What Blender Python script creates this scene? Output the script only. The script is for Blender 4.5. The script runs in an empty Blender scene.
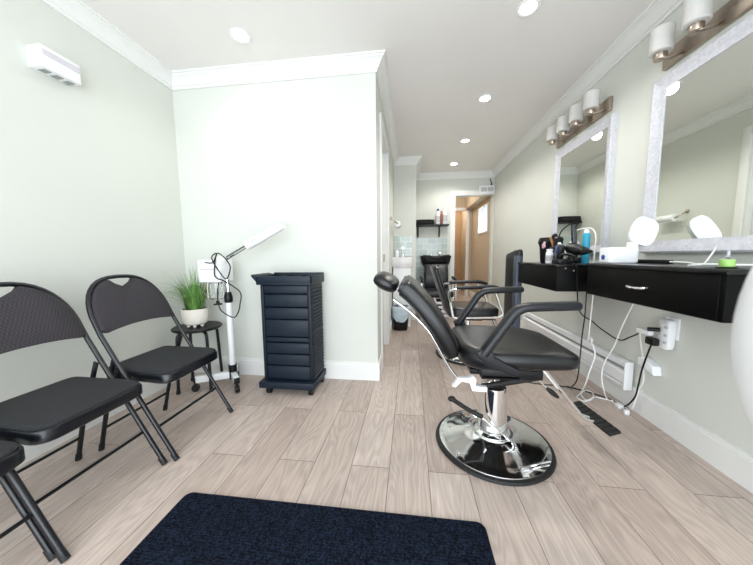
import bpy, bmesh, math, random
from mathutils import Vector, Matrix
from math import sin, cos, pi, radians

S = bpy.context.scene
COL = S.collection
random.seed(7)

# ------------------------------------------------------------------ camera, world, light, exposure
cam_d = bpy.data.cameras.new('camera')
cam = bpy.data.objects.new('camera', cam_d)
COL.objects.link(cam)
YAW, PITCH, ROLL = 0.1227, 0.0972, -0.0084
_f = Vector((-sin(YAW) * cos(PITCH), cos(YAW) * cos(PITCH), -sin(PITCH)))
_r = Vector((cos(YAW), sin(YAW), 0))
_u = _r.cross(_f)
_r2 = _r * cos(ROLL) + _u * sin(ROLL)
_u2 = -_r * sin(ROLL) + _u * cos(ROLL)
_m = Matrix((_r2, _u2, -_f)).transposed().to_4x4()
_m.translation = Vector((0, 0, 1.0))
cam.matrix_world = _m
cam_d.sensor_fit = 'HORIZONTAL'
cam_d.sensor_width = 36.0
cam_d.lens = 36.0 * 278.58 / 753.0
cam_d.clip_start = 0.01
cam_d.dof.use_dof = True
cam_d.dof.focus_distance = 2.0
cam_d.dof.aperture_fstop = 4.2
S.camera = cam

W = bpy.data.worlds.new('daylight')
S.world = W
W.use_nodes = True
bg = W.node_tree.nodes['Background']
bg.inputs['Color'].default_value = (0.80, 0.90, 1.0, 1)
bg.inputs['Strength'].default_value = 1.0

S.view_settings.view_transform = 'Standard'
S.view_settings.look = 'None'
S.view_settings.gamma = 1.0
S.view_settings.use_curve_mapping = False
S.view_settings.exposure = 0.68


def area(name, loc, target, sx, sy, power, color):
    d = bpy.data.lights.new(name, 'AREA')
    d.shape = 'RECTANGLE'
    d.size, d.size_y = sx, sy
    d.energy = power
    d.color = color
    o = bpy.data.objects.new(name, d)
    COL.objects.link(o)
    o.location = loc
    o.rotation_euler = (Vector(target) - Vector(loc)).to_track_quat('-Z', 'Y').to_euler()
    return o


# daylight through the shop front glazing behind the camera, and the small hall window; plus an added fill
area('shopfront_daylight', (-0.2, -1.45, 1.35), (-1.5, 1.4, 1.15), 2.9, 1.9, 54, (0.86, 0.94, 1.0))
area('ceiling_fill', (0.0, -1.45, 0.35), (0.35, 0.2, 2.4), 2.8, 0.6, 22, (0.92, 0.96, 1.0))  # added low fill lamp aimed upward to brighten the ceiling
area('hall_daylight', (1.40, 5.87, 1.70), (0.3, 5.87, 1.3), 0.6, 0.5, 4, (0.85, 0.93, 1.0))

# ------------------------------------------------------------------ materials
MATS = {}


def new_mat(name):
    m = bpy.data.materials.new(name)
    m.use_nodes = True
    nt = m.node_tree
    return m, nt, nt.nodes['Principled BSDF']


def srgb(r, g, b):
    f = lambda c: (c / 255 / 12.92) if c / 255 <= 0.04045 else ((c / 255 + 0.055) / 1.055) ** 2.4
    return (f(r), f(g), f(b), 1)


def mat(name, col, rough=0.5, metal=0.0, var=0.06, scale=30, bump=0.0, spec=None, **kw):
    m, nt, b = new_mat(name)
    N, L = nt.nodes, nt.links
    tc = N.new('ShaderNodeTexCoord')
    no = N.new('ShaderNodeTexNoise')
    no.inputs['Scale'].default_value = scale
    no.inputs['Detail'].default_value = 4
    L.new(tc.outputs['Object'], no.inputs['Vector'])
    rp = N.new('ShaderNodeValToRGB')
    c = col
    rp.color_ramp.elements[0].position = 0.3
    rp.color_ramp.elements[1].position = 0.7
    rp.color_ramp.elements[0].color = (c[0] * (1 - var), c[1] * (1 - var), c[2] * (1 - var), 1)
    rp.color_ramp.elements[1].color = (min(1, c[0] * (1 + var)), min(1, c[1] * (1 + var)), min(1, c[2] * (1 + var)), 1)
    L.new(no.outputs['Fac'], rp.inputs['Fac'])
    L.new(rp.outputs['Color'], b.inputs['Base Color'])
    b.inputs['Roughness'].default_value = rough
    b.inputs['Metallic'].default_value = metal
    if spec is not None:
        b.inputs['Specular IOR Level'].default_value = spec
    if bump:
        bp = N.new('ShaderNodeBump')
        bp.inputs['Strength'].default_value = bump
        bp.inputs['Distance'].default_value = 0.002
        L.new(no.outputs['Fac'], bp.inputs['Height'])
        L.new(bp.outputs['Normal'], b.inputs['Normal'])
    for k, v in kw.items():
        b.inputs[k].default_value = v
    MATS[name] = m
    return m


def emit_mat(name, col, strength):
    m, nt, b = new_mat(name)
    b.inputs['Base Color'].default_value = col
    b.inputs['Emission Color'].default_value = col
    b.inputs['Emission Strength'].default_value = strength
    MATS[name] = m
    return m


M_wall = mat('wall_paint', srgb(214, 216, 209), 0.75, var=0.012, scale=3, bump=0.03)
M_tan = mat('hall_paint', srgb(190, 174, 152), 0.75, var=0.02, scale=3)
M_ceil = mat('ceiling_paint', srgb(236, 233, 230), 0.85, var=0.01, scale=3)
M_trim = mat('trim_paint', srgb(233, 233, 231), 0.4, var=0.01, scale=5)
M_white = mat('white_plastic', srgb(240, 241, 243), 0.35, var=0.01)
M_whitem = mat('white_enamel', srgb(240, 242, 244), 0.25, var=0.01)
M_grey = mat('grey_plastic', srgb(205, 202, 210), 0.4, var=0.02)
M_vent = mat('vent_grey', srgb(150, 155, 152), 0.5)
M_chrome = mat('chrome', (0.86, 0.87, 0.88, 1), 0.07, 1.0, var=0.02)
M_steel = mat('brushed_nickel', srgb(176, 163, 150), 0.33, 1.0, var=0.05, scale=60)
M_mirror = mat('mirror_glass', (0.82, 0.85, 0.80, 1), 0.01, 1.0, var=0.0)
M_black = mat('black_plastic', srgb(14, 15, 18), 0.4, var=0.1, spec=0.35)
M_blackmet = mat('black_tube_metal', srgb(10, 13, 20), 0.3, 0.0, var=0.08, spec=0.5)
M_rubber = mat('black_rubber', srgb(15, 15, 17), 0.6, var=0.1)
M_leather = mat('black_vinyl', srgb(16, 17, 20), 0.34, var=0.12, scale=8, bump=0.08, spec=0.45)
M_padgrip = mat('arm_pad', srgb(15, 18, 25), 0.42, var=0.08, spec=0.45)
M_desk = mat('black_laminate', srgb(5, 5, 5), 0.45, var=0.05, spec=0.12)
M_desktop = mat('black_glossy_top', srgb(12, 13, 14), 0.22, var=0.05, spec=0.4)
M_cart = mat('navy_black_plastic', srgb(12, 27, 42), 0.5, var=0.1, scale=20, bump=0.05, spec=0.4)
M_cartdark = mat('trolley_frame', srgb(17, 23, 33), 0.5, var=0.1, spec=0.35)
M_marble = mat('marble', srgb(226, 224, 224), 0.2, var=0.06, scale=12)
M_pot = mat('cream_pot', srgb(236, 230, 220), 0.5, var=0.03)
M_soil = mat('soil', srgb(60, 45, 35), 0.9, var=0.3)
M_leaf = mat('grass_leaf', srgb(98, 142, 66), 0.5, var=0.5, scale=25)
M_cordw = mat('white_cord', srgb(236, 236, 234), 0.5)
M_blue = mat('turquoise_tube', srgb(50, 170, 205), 0.35)
M_bluelogo = mat('blue_emblem', srgb(40, 80, 165), 0.4)
M_green = mat('green_jar', srgb(150, 195, 105), 0.4)
M_pink = mat('pink_flower', srgb(235, 190, 200), 0.6)
M_brown = mat('amber_wood', srgb(150, 105, 55), 0.5)
M_red = mat('rust_label', srgb(165, 95, 70), 0.5)
M_navy = mat('navy_cap', srgb(50, 60, 120), 0.4)
M_liner = mat('bin_liner', srgb(190, 205, 215), 0.35, var=0.15, scale=18, bump=0.4)
M_towel = mat('black_towel', srgb(22, 22, 25), 0.9, var=0.2, scale=80, bump=0.5)
M_glassc = mat('jar_glass', (0.93, 0.95, 0.95, 1), 0.05, var=0.0, **{'Transmission Weight': 0.85})
M_shade = mat('frosted_shade', (0.93, 0.92, 0.90, 1), 0.35, var=0.02, **{'Transmission Weight': 0.55, 'IOR': 1.2})
M_stripe = mat('label_grey', srgb(190, 190, 195), 0.5)
M_globe = mat('white_globe', srgb(246, 247, 250), 0.3, var=0.0)
M_lamp = emit_mat('downlight_glow', (1.0, 0.93, 0.82, 1), 18)
M_sky = emit_mat('window_sky', (0.72, 0.88, 1.0, 1), 1.0)
M_hallwood = mat('hall_door_wood', srgb(176, 148, 114), 0.5, var=0.06)
M_bluegrey = mat('blue_grey_plastic', srgb(66, 76, 92), 0.4)


def floor_material():
    m, nt, b = new_mat('laminate_planks')
    N, L = nt.nodes, nt.links
    tc = N.new('ShaderNodeTexCoord')
    mp = N.new('ShaderNodeMapping')
    mp.inputs['Rotation'].default_value = (0, 0, pi / 2)
    mp.inputs['Location'].default_value = (0.0, FLOOR_SHIFT, 0)
    L.new(tc.outputs['Object'], mp.inputs['Vector'])
    br = N.new('ShaderNodeTexBrick')
    br.offset = 0.37
    br.offset_frequency = 2
    br.inputs['Scale'].default_value = 1.0
    br.inputs['Brick Width'].default_value = 1.22
    br.inputs['Row Height'].default_value = PLANK
    br.inputs['Mortar Size'].default_value = 0.0014
    br.inputs['Mortar Smooth'].default_value = 0.1
    br.inputs['Bias'].default_value = 0.0
    br.inputs['Color1'].default_value = srgb(201, 185, 175)
    br.inputs['Color2'].default_value = srgb(181, 163, 153)
    br.inputs['Mortar'].default_value = srgb(104, 88, 80)
    L.new(mp.outputs['Vector'], br.inputs['Vector'])
    # grain: noise stretched along the plank, shifted per plank by its colour
    mp2 = N.new('ShaderNodeMapping')
    mp2.inputs['Scale'].default_value = (85, 3.0, 1)
    L.new(tc.outputs['Object'], mp2.inputs['Vector'])
    add = N.new('ShaderNodeVectorMath')
    add.operation = 'MULTIPLY_ADD'
    add.inputs[1].default_value = (37, 91, 53)
    L.new(br.outputs['Color'], add.inputs[0])
    L.new(mp2.outputs['Vector'], add.inputs[2])
    n1 = N.new('ShaderNodeTexNoise')
    n1.inputs['Scale'].default_value = 1.0
    n1.inputs['Detail'].default_value = 6
    n1.inputs['Roughness'].default_value = 0.6
    n1.inputs['Distortion'].default_value = 0.6
    L.new(add.outputs['Vector'], n1.inputs['Vector'])
    mp3 = N.new('ShaderNodeMapping')
    mp3.inputs['Scale'].default_value = (7, 1.1, 1)
    L.new(tc.outputs['Object'], mp3.inputs['Vector'])
    add2 = N.new('ShaderNodeVectorMath')
    add2.operation = 'MULTIPLY_ADD'
    add2.inputs[1].default_value = (61, 17, 29)
    L.new(br.outputs['Color'], add2.inputs[0])
    L.new(mp3.outputs['Vector'], add2.inputs[2])
    wv = N.new('ShaderNodeTexNoise')
    wv.inputs['Scale'].default_value = 1.0
    wv.inputs['Detail'].default_value = 2
    L.new(add2.outputs['Vector'], wv.inputs['Vector'])
    rings = N.new('ShaderNodeMath')
    rings.operation = 'MULTIPLY'
    rings.inputs[1].default_value = 120
    L.new(wv.outputs['Fac'], rings.inputs[0])
    sn = N.new('ShaderNodeMath')
    sn.operation = 'SINE'
    L.new(rings.outputs['Value'], sn.inputs[0])
    mr2 = N.new('ShaderNodeMapRange')
    mr2.inputs['From Min'].default_value = -1
    mr2.inputs['From Max'].default_value = 1
    mr2.inputs['To Min'].default_value = 0.885
    mr2.inputs['To Max'].default_value = 1.05
    L.new(sn.outputs['Value'], mr2.inputs['Value'])
    mr = N.new('ShaderNodeMapRange')
    mr.inputs['From Min'].default_value = 0.25
    mr.inputs['From Max'].default_value = 0.75
    mr.inputs['To Min'].default_value = 0.82
    mr.inputs['To Max'].default_value = 1.12
    L.new(n1.outputs['Fac'], mr.inputs['Value'])
    mul = N.new('ShaderNodeMath')
    mul.operation = 'MULTIPLY'
    L.new(mr.outputs['Result'], mul.inputs[0])
    L.new(mr2.outputs['Result'], mul.inputs[1])
    vm = N.new('ShaderNodeVectorMath')
    vm.operation = 'SCALE'
    L.new(br.outputs['Color'], vm.inputs[0])
    L.new(mul.outputs['Value'], vm.inputs['Scale'])
    L.new(vm.outputs['Vector'], b.inputs['Base Color'])
    b.inputs['Roughness'].default_value = 0.42
    bp = N.new('ShaderNodeBump')
    bp.inputs['Strength'].default_value = 0.12
    bp.inputs['Distance'].default_value = 0.002
    L.new(n1.outputs['Fac'], bp.inputs['Height'])
    L.new(bp.outputs['Normal'], b.inputs['Normal'])
    return m


PLANK = 0.1815
FLOOR_SHIFT = 0.0965
M_floor = floor_material()


def weave_material(name, c1, c2, sx, sy):
    """woven fabric: small dots in a checker"""
    m, nt, b = new_mat(name)
    N, L = nt.nodes, nt.links
    tc = N.new('ShaderNodeTexCoord')
    mp = N.new('ShaderNodeMapping')
    mp.inputs['Scale'].default_value = (sx, sy, sy)
    L.new(tc.outputs['Object'], mp.inputs['Vector'])
    ck = N.new('ShaderNodeTexChecker')
    ck.inputs['Scale'].default_value = 1
    ck.inputs['Color1'].default_value = c1
    ck.inputs['Color2'].default_value = c2
    L.new(mp.outputs['Vector'], ck.inputs['Vector'])
    no = N.new('ShaderNodeTexNoise')
    no.inputs['Scale'].default_value = 180
    L.new(tc.outputs['Object'], no.inputs['Vector'])
    mx = N.new('ShaderNodeMix')
    mx.data_type = 'RGBA'
    mx.inputs['Factor'].default_value = 0.35
    L.new(ck.outputs['Color'], mx.inputs['A'])
    rp = N.new('ShaderNodeValToRGB')
    rp.color_ramp.elements[0].color = c1
    rp.color_ramp.elements[1].color = c2
    L.new(no.outputs['Fac'], rp.inputs['Fac'])
    L.new(rp.outputs['Color'], mx.inputs['B'])
    L.new(mx.outputs['Result'], b.inputs['Base Color'])
    b.inputs['Roughness'].default_value = 0.85
    bp = N.new('ShaderNodeBump')
    bp.inputs['Strength'].default_value = 0.3
    bp.inputs['Distance'].default_value = 0.001
    L.new(no.outputs['Fac'], bp.inputs['Height'])
    L.new(bp.outputs['Normal'], b.inputs['Normal'])
    return m


M_fabric = weave_material('charcoal_weave', srgb(26, 24, 29), srgb(62, 57, 62), 150, 150)
M_seatfab = weave_material('dark_seat_weave', srgb(20, 21, 25), srgb(42, 43, 46), 150, 150)


def rug_material():
    m, nt, b = new_mat('rug_pile')
    N, L = nt.nodes, nt.links
    tc = N.new('ShaderNodeTexCoord')
    mp = N.new('ShaderNodeMapping')
    mp.inputs['Scale'].default_value = (1.0, 1.0, 1.0)
    L.new(tc.outputs['Object'], mp.inputs['Vector'])
    no = N.new('ShaderNodeTexNoise')
    no.inputs['Scale'].default_value = 125
    no.inputs['Detail'].default_value = 4
    no.inputs['Roughness'].default_value = 0.8
    L.new(mp.outputs['Vector'], no.inputs['Vector'])
    wv = N.new('ShaderNodeTexWave')
    wv.bands_direction = 'Y'
    wv.inputs['Scale'].default_value = 32
    wv.inputs['Distortion'].default_value = 2.0
    wv.inputs['Detail Scale'].default_value = 12
    L.new(mp.outputs['Vector'], wv.inputs['Vector'])
    mu = N.new('ShaderNodeMath')
    mu.operation = 'MULTIPLY_ADD'
    mu.inputs[1].default_value = 0.05
    L.new(wv.outputs['Fac'], mu.inputs[0])
    L.new(no.outputs['Fac'], mu.inputs[2])
    rp = N.new('ShaderNodeValToRGB')
    e = rp.color_ramp.elements
    e[0].position = 0.44
    e[0].color = srgb(4, 5, 9)
    e[1].position = 0.84
    e[1].color = srgb(52, 65, 92)
    L.new(mu.outputs['Value'], rp.inputs['Fac'])
    L.new(rp.outputs['Color'], b.inputs['Base Color'])
    b.inputs['Roughness'].default_value = 0.95
    b.inputs['Specular IOR Level'].default_value = 0.1
    bp = N.new('ShaderNodeBump')
    bp.inputs['Strength'].default_value = 0.9
    bp.inputs['Distance'].default_value = 0.006
    L.new(mu.outputs['Value'], bp.inputs['Height'])
    L.new(bp.outputs['Normal'], b.inputs['Normal'])
    return m


M_rug = rug_material()


def tile_material():
    m, nt, b = new_mat('pale_glass_tile')
    N, L = nt.nodes, nt.links
    tc = N.new('ShaderNodeTexCoord')
    mp = N.new('ShaderNodeMapping')
    mp.inputs['Rotation'].default_value = (pi / 2, 0, 0)
    L.new(tc.outputs['Object'], mp.inputs['Vector'])
    br = N.new('ShaderNodeTexBrick')
    br.offset = 0.5
    br.inputs['Scale'].default_value = 1
    br.inputs['Brick Width'].default_value = 0.15
    br.inputs['Row Height'].default_value = 0.10
    br.inputs['Mortar Size'].default_value = 0.004
    br.inputs['Color1'].default_value = srgb(200, 212, 208)
    br.inputs['Color2'].default_value = srgb(172, 186, 182)
    br.inputs['Mortar'].default_value = srgb(222, 226, 222)
    L.new(mp.outputs['Vector'], br.inputs['Vector'])
    L.new(br.outputs['Color'], b.inputs['Base Color'])
    b.inputs['Roughness'].default_value = 0.12
    return m


M_tile = tile_material()


def frame_wood_material():
    m, nt, b = new_mat('whitewashed_wood')
    N, L = nt.nodes, nt.links
    tc = N.new('ShaderNodeTexCoord')
    mp = N.new('ShaderNodeMapping')
    mp.inputs['Scale'].default_value = (30, 14, 14)
    L.new(tc.outputs['Object'], mp.inputs['Vector'])
    no = N.new('ShaderNodeTexNoise')
    no.inputs['Scale'].default_value = 2.5
    no.inputs['Detail'].default_value = 6
    no.inputs['Distortion'].default_value = 1.5
    L.new(mp.outputs['Vector'], no.inputs['Vector'])
    rp = N.new('ShaderNodeValToRGB')
    rp.color_ramp.elements[0].position = 0.3
    rp.color_ramp.elements[0].color = srgb(188, 189, 197)
    rp.color_ramp.elements[1].position = 0.65
    rp.color_ramp.elements[1].color = srgb(211, 211, 217)
    L.new(no.outputs['Fac'], rp.inputs['Fac'])
    L.new(rp.outputs['Color'], b.inputs['Base Color'])
    b.inputs['Roughness'].default_value = 0.5
    return m


M_frame = frame_wood_material()


# ------------------------------------------------------------------ mesh helpers
class MB:
    """collects pieces of one mesh (world or local coordinates), built as ONE object"""

    def __init__(self):
        self.bm = bmesh.new()

    def _merge(self, b):
        me = bpy.data.meshes.new('tmp')
        b.to_mesh(me)
        b.free()
        self.bm.from_mesh(me)
        bpy.data.meshes.remove(me)

    def box(self, x0, x1, y0, y1, z0, z1, bevel=0.0, seg=2):
        b = bmesh.new()
        bmesh.ops.create_cube(b, size=1)
        for v in b.verts:
            v.co = Vector(((x0 + x1) / 2 + v.co.x * (x1 - x0), (y0 + y1) / 2 + v.co.y * (y1 - y0), (z0 + z1) / 2 + v.co.z * (z1 - z0)))
        if bevel:
            bmesh.ops.bevel(b, geom=b.edges[:], offset=bevel, segments=seg, affect='EDGES', profile=0.5)
        self._merge(b)
        return self

    def obox(self, c, ax, ay, az, hx, hy, hz, bevel=0.0, seg=2):
        """oriented box: centre, three unit axes, half sizes"""
        b = bmesh.new()
        bmesh.ops.create_cube(b, size=2)
        if bevel:
            for v in b.verts:
                v.co = Vector((v.co.x * hx, v.co.y * hy, v.co.z * hz))
            bmesh.ops.bevel(b, geom=b.edges[:], offset=bevel, segments=seg, affect='EDGES', profile=0.5)
        else:
            for v in b.verts:
                v.co = Vector((v.co.x * hx, v.co.y * hy, v.co.z * hz))
        ax, ay, az, c = Vector(ax), Vector(ay), Vector(az), Vector(c)
        for v in b.verts:
            v.co = c + ax * v.co.x + ay * v.co.y + az * v.co.z
        self._merge(b)
        return self

    def loft(self, rings, cap=True, closed=False):
        b = bmesh.new()
        vs = [[b.verts.new(p) for p in r] for r in rings]
        n = len(rings[0])
        m = len(rings)
        for i in range(m if closed else m - 1):
            A, B = vs[i], vs[(i + 1) % m]
            for j in range(n):
                b.faces.new((A[j], A[(j + 1) % n], B[(j + 1) % n], B[j]))
        if cap and not closed:
            b.faces.new(list(reversed(vs[0])))
            b.faces.new(vs[-1])
        bmesh.ops.recalc_face_normals(b, faces=b.faces[:])
        self._merge(b)
        return self

    def tube(self, pts, r, seg=10, closed=False, ry=None, smooth=0):
        P = [Vector(p) for p in pts]
        if smooth:
            P = catmull(P, smooth, closed)
        n = len(P)
        rad = r if isinstance(r, (list, tuple)) else None
        T = []
        for i in range(n):
            a = P[i - 1] if (i > 0 or closed) else P[i]
            c = P[(i + 1) % n] if (i < n - 1 or closed) else P[i]
            t = (c - a)
            T.append(t.normalized() if t.length > 1e-9 else Vector((0, 0, 1)))
        up = Vector((0, 0, 1)) if abs(T[0].z) < 0.9 else Vector((1, 0, 0))
        nrm = (up - T[0] * up.dot(T[0])).normalized()
        rings = []
        for i in range(n):
            nrm = (nrm - T[i] * nrm.dot(T[i]))
            if nrm.length < 1e-6:
                nrm = T[i].orthogonal()
            nrm.normalize()
            bn = T[i].cross(nrm)
            ri = rad[min(len(rad) - 1, int(i * len(rad) / n))] if rad else r
            rb = ry if ry else ri
            rings.append([P[i] + nrm * ri * cos(2 * pi * k / seg) + bn * rb * sin(2 * pi * k / seg) for k in range(seg)])
        self.loft(rings, closed=closed)
        return self

    def lathe(self, prof, c=(0, 0, 0), seg=32, axis=(0, 0, 1)):
        c = Vector(c)
        ax = Vector(axis).normalized()
        u = ax.orthogonal().normalized()
        w = ax.cross(u)
        rings = []
        for r, z in prof:
            r = max(r, 1e-4)
            rings.append([c + ax * z + (u * cos(2 * pi * k / seg) + w * sin(2 * pi * k / seg)) * r for k in range(seg)])
        self.loft(rings)
        return self

    def cyl(self, a, b, r, seg=20):
        a, b = Vector(a), Vector(b)
        d = b - a
        self.lathe([(r, 0), (r, d.length)], a, seg, d)
        return self

    def prism(self, poly, axis, d0, d1, bevel=0.0, seg=2):
        """poly: list of 2D points in the plane normal to axis ('x': (y,z), 'y': (x,z), 'z': (x,y))"""
        b = bmesh.new()

        def mk(p, d):
            return {'x': (d, p[0], p[1]), 'y': (p[0], d, p[1]), 'z': (p[0], p[1], d)}[axis]
        A = [b.verts.new(mk(p, d0)) for p in poly]
        B = [b.verts.new(mk(p, d1)) for p in poly]
        n = len(poly)
        for i in range(n):
            b.faces.new((A[i], A[(i + 1) % n], B[(i + 1) % n], B[i]))
        b.faces.new(A)
        b.faces.new(B)
        bmesh.ops.recalc_face_normals(b, faces=b.faces[:])
        if bevel:
            ed = [e for e in b.edges if len({v in A for v in e.verts}) == 1]
            bmesh.ops.bevel(b, geom=ed, offset=bevel, segments=seg, affect='EDGES', profile=0.5)
        self._merge(b)
        return self

    def ball(self, c, rx, ry=None, rz=None, seg=20):
        b = bmesh.new()
        bmesh.ops.create_uvsphere(b, u_segments=seg, v_segments=seg // 2, radius=1)
        ry = ry or rx
        rz = rz or rx
        for v in b.verts:
            v.co = Vector((c[0] + v.co.x * rx, c[1] + v.co.y * ry, c[2] + v.co.z * rz))
        self._merge(b)
        return self


def catmull(P, k=6, closed=False):
    out = []
    n = len(P)
    for i in range(n if closed else n - 1):
        p0 = P[(i - 1) % n] if (closed or i > 0) else P[i]
        p1, p2 = P[i], P[(i + 1) % n]
        p3 = P[(i + 2) % n] if (closed or i + 2 < n) else p2
        for j in range(k):
            t = j / k
            out.append(0.5 * ((2 * p1) + (p2 - p0) * t + (2 * p0 - 5 * p1 + 4 * p2 - p3) * t * t + (3 * p1 - p0 - 3 * p2 + p3) * t ** 3))
    if not closed:
        out.append(P[-1])
    return out


def superring(c, u, v, hu, hv, e=4, n=28):
    c, u, v = Vector(c), Vector(u), Vector(v)
    out = []
    for k in range(n):
        a = 2 * pi * k / n
        ca, sa = cos(a), sin(a)
        out.append(c + u * hu * math.copysign(abs(ca) ** (2 / e), ca) + v * hv * math.copysign(abs(sa) ** (2 / e), sa))
    return out


def fillet(P, r, k=5):
    """round the inner corners of a polyline"""
    P = [Vector(p) for p in P]
    out = [P[0]]
    for i in range(1, len(P) - 1):
        a, b, c = P[i - 1], P[i], P[i + 1]
        d1, d2 = (a - b), (c - b)
        rr = min(r, d1.length * 0.45, d2.length * 0.45)
        s, e = b + d1.normalized() * rr, b + d2.normalized() * rr
        for j in range(k + 1):
            t = j / k
            out.append(s * (1 - t) ** 2 + b * 2 * t * (1 - t) + e * t * t)
    out.append(P[-1])
    return out


ORI = {}


def _link(name, mb, m, parent, origin, smooth=35):
    bm = mb.bm
    o0 = Vector(origin)
    if o0.length:
        bmesh.ops.translate(bm, verts=bm.verts, vec=-o0)
    me = bpy.data.meshes.new(name)
    bm.to_mesh(me)
    bm.free()
    for p in me.polygons:
        p.use_smooth = True
    me.set_sharp_from_angle(angle=radians(smooth))
    me.materials.append(m)
    o = bpy.data.objects.new(name, me)
    COL.objects.link(o)
    if parent is not None:
        o.parent = parent
    return o


def thing(name, label, cat, loc, group=None):
    o = bpy.data.objects.new(name, None)
    o.empty_display_size = 0.05
    COL.objects.link(o)
    o.location = loc
    o['label'] = label
    o['category'] = cat
    if group:
        o['group'] = group
    ORI[o.name] = Vector(loc)
    return o


def root_of(o):
    while o.parent:
        o = o.parent
    return o


def part(name, mb, m, parent, label=None, smooth=35):
    o = _link(name, mb, m, parent, ORI[root_of(parent).name], smooth)
    if label:
        o['label'] = label
    return o


def solo(name, mb, m, label, cat, origin, group=None, smooth=35):
    o = _link(name, mb, m, None, origin, smooth)
    o.location = origin
    ORI[o.name] = Vector(origin)
    o['label'] = label
    o['category'] = cat
    if group:
        o['group'] = group
    return o


def struct(name, mb, m, parent=None, smooth=35):
    o = _link(name, mb, m, parent, (0, 0, 0), smooth)
    if parent is None:
        o['kind'] = 'structure'
        ORI[o.name] = Vector((0, 0, 0))
    return o


def dup(root, loc, label, rotz=None):
    r = root.copy()
    COL.objects.link(r)
    r.location = loc
    if rotz is not None:
        r.rotation_euler = (0, 0, rotz)
    r['label'] = label
    for ch in list(root.children):
        c = ch.copy()
        COL.objects.link(c)
        c.parent = r
        for g in ch.children:
            d = g.copy()
            COL.objects.link(d)
            d.parent = c
    return r


# ------------------------------------------------------------------ room dimensions (metres)
XL, XR, YF = -1.889, 1.428, -1.6
YP, XP = 2.141, -0.258          # partition plane, corridor wall plane
YS, XS = 4.27, 0.075            # plumbing stub wall
YB, ZT = 5.145, 2.412           # rear wall, ceiling
ZC = 2.315                      # bottom of the crown
D0, D1 = 2.43, 3.05             # corridor door opening
HX0, HX1, HZ = 0.775, 1.40, 2.025   # rear doorway opening
HY = 6.9                        # end of the hall
T = 0.12

# ------------------------------------------------------------------ structure
struct('floor', MB().box(-2.1, 1.7, YF - .1, 8.6, -0.1, 0), M_floor)
struct('ceiling', MB().box(-2.1, 1.7, YF - .1, 8.6, ZT, ZT + .1), M_ceil)
struct('wall_left', MB().box(XL - T, XL, YF - .1, YP + T, 0, ZT), M_wall)
w = MB()
WY0, WY1, WZ0, WZ1 = 5.50, 6.24, 1.42, 1.96
w.box(XR, XR + T, YF - .1, YB + .12, 0, ZT)
struct('wall_right', w, M_wall)
w = MB()
w.box(XR, XR + T, YB + .12, WY0, 0, ZT)
w.box(XR, XR + T, WY1, 8.6, 0, ZT)
w.box(XR, XR + T, WY0, WY1, 0, WZ0)
w.box(XR, XR + T, WY0, WY1, WZ1, ZT)
struct('wall_hall_right', w, M_tan)
struct('wall_partition', MB().box(XL, XP, YP, YP + .11, 0, ZT), M_wall)
w = MB()
w.box(XP - .11, XP, YP + .11, D0, 0, ZT)
w.box(XP - .11, XP, D1, YS, 0, ZT)
w.box(XP - .11, XP, D0, D1, 2.08, ZT)
struct('wall_corridor', w, M_wall)
struct('wall_stub', MB().box(XP - .11, XS, YS, YB, 0, ZT), M_wall)
w = MB()
w.box(XS, HX0, YB, YB + .12, 0, ZT)
w.box(HX0, HX1, YB, YB + .12, HZ, ZT)
w.box(HX1, XR, YB, YB + .12, 0, ZT)
struct('wall_rear', w, M_wall)
struct('wall_hall_left', MB().box(0.2, 0.3, YB + .12, 8.6, 0, ZT), M_tan)
w = MB()
w.box(0.3, 0.72, HY, HY + .1, 0, ZT)
w.box(1.30, XR, HY, HY + .1, 0, ZT)
w.box(0.72, 1.30, HY, HY + .1, 2.03, ZT)
struct('wall_hall_end', w, M_tan)
struct('wall_far_room', MB().box(0.3, XR, 8.3, 8.4, 0, ZT), M_hallwood)
w = MB()
w.box(XL, -1.75, YF - .1, YF, 0, ZT)
w.box(1.32, XR, YF - .1, YF, 0, ZT)
w.box(-1.75, 1.32, YF - .1, YF, 0, 0.3)
w.box(-1.75, 1.32, YF - .1, YF, 2.36, ZT)
struct('wall_front', w, M_wall)
w = MB()
for x in (-1.75, -0.74, 0.27, 1.26):
    w.box(x, x + .06, YF - .08, YF - .02, 0.3, 2.36)
w.box(-1.75, 1.32, YF - .08, YF - .02, 0.3, 0.36)
w.box(-1.75, 1.32, YF - .08, YF - .02, 2.30, 2.36)
struct('window_1', w, M_trim)
# hall bulkhead along the right wall
struct('trim_bulkhead', MB().box(1.27, XR, YB + .12, HY, 2.05, ZT), M_tan)

# crown moulding: profile as (offset from wall, z)
CP = [(0, ZC), (.012, ZC), (.014, ZC + .018), (.022, ZC + .022), (.026, ZC + .032), (.04, ZC + .052), (.058, ZC + .070), (.066, ZC + .074), (.068, ZC + .084), (.078, ZC + .086), (.080, ZT), (0, ZT)]


def crown(name, path):
    """path: list of (x, y, nx, ny): corner points with the offset direction for the miter"""
    rings = [[Vector((x + nx * o, y + ny * o, z)) for o, z in CP] for x, y, nx, ny in path]
    struct(name, MB().loft(rings), M_trim, smooth=25)


crown('trim_crown_left', [(XL, YF, 1, 0), (XL, YP, 1, -1)])
crown('trim_crown_partition', [(XL, YP, 1, -1), (XP, YP, 1, -1)])
crown('trim_crown_corridor', [(XP, YP, 1, -1), (XP, YS, 1, -1)])
crown('trim_crown_stub', [(XP, YS, 1, -1), (XS, YS, 1, -1)])
crown('trim_crown_alcove', [(XS, YS, 1, -1), (XS, YB, 1, -1)])
crown('trim_crown_rear', [(XS, YB, 1, -1), (XR, YB, -1, -1)])
crown('trim_crown_right', [(XR, YB, -1, -1), (XR, YF, -1, 0)])

BB = .145


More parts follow.
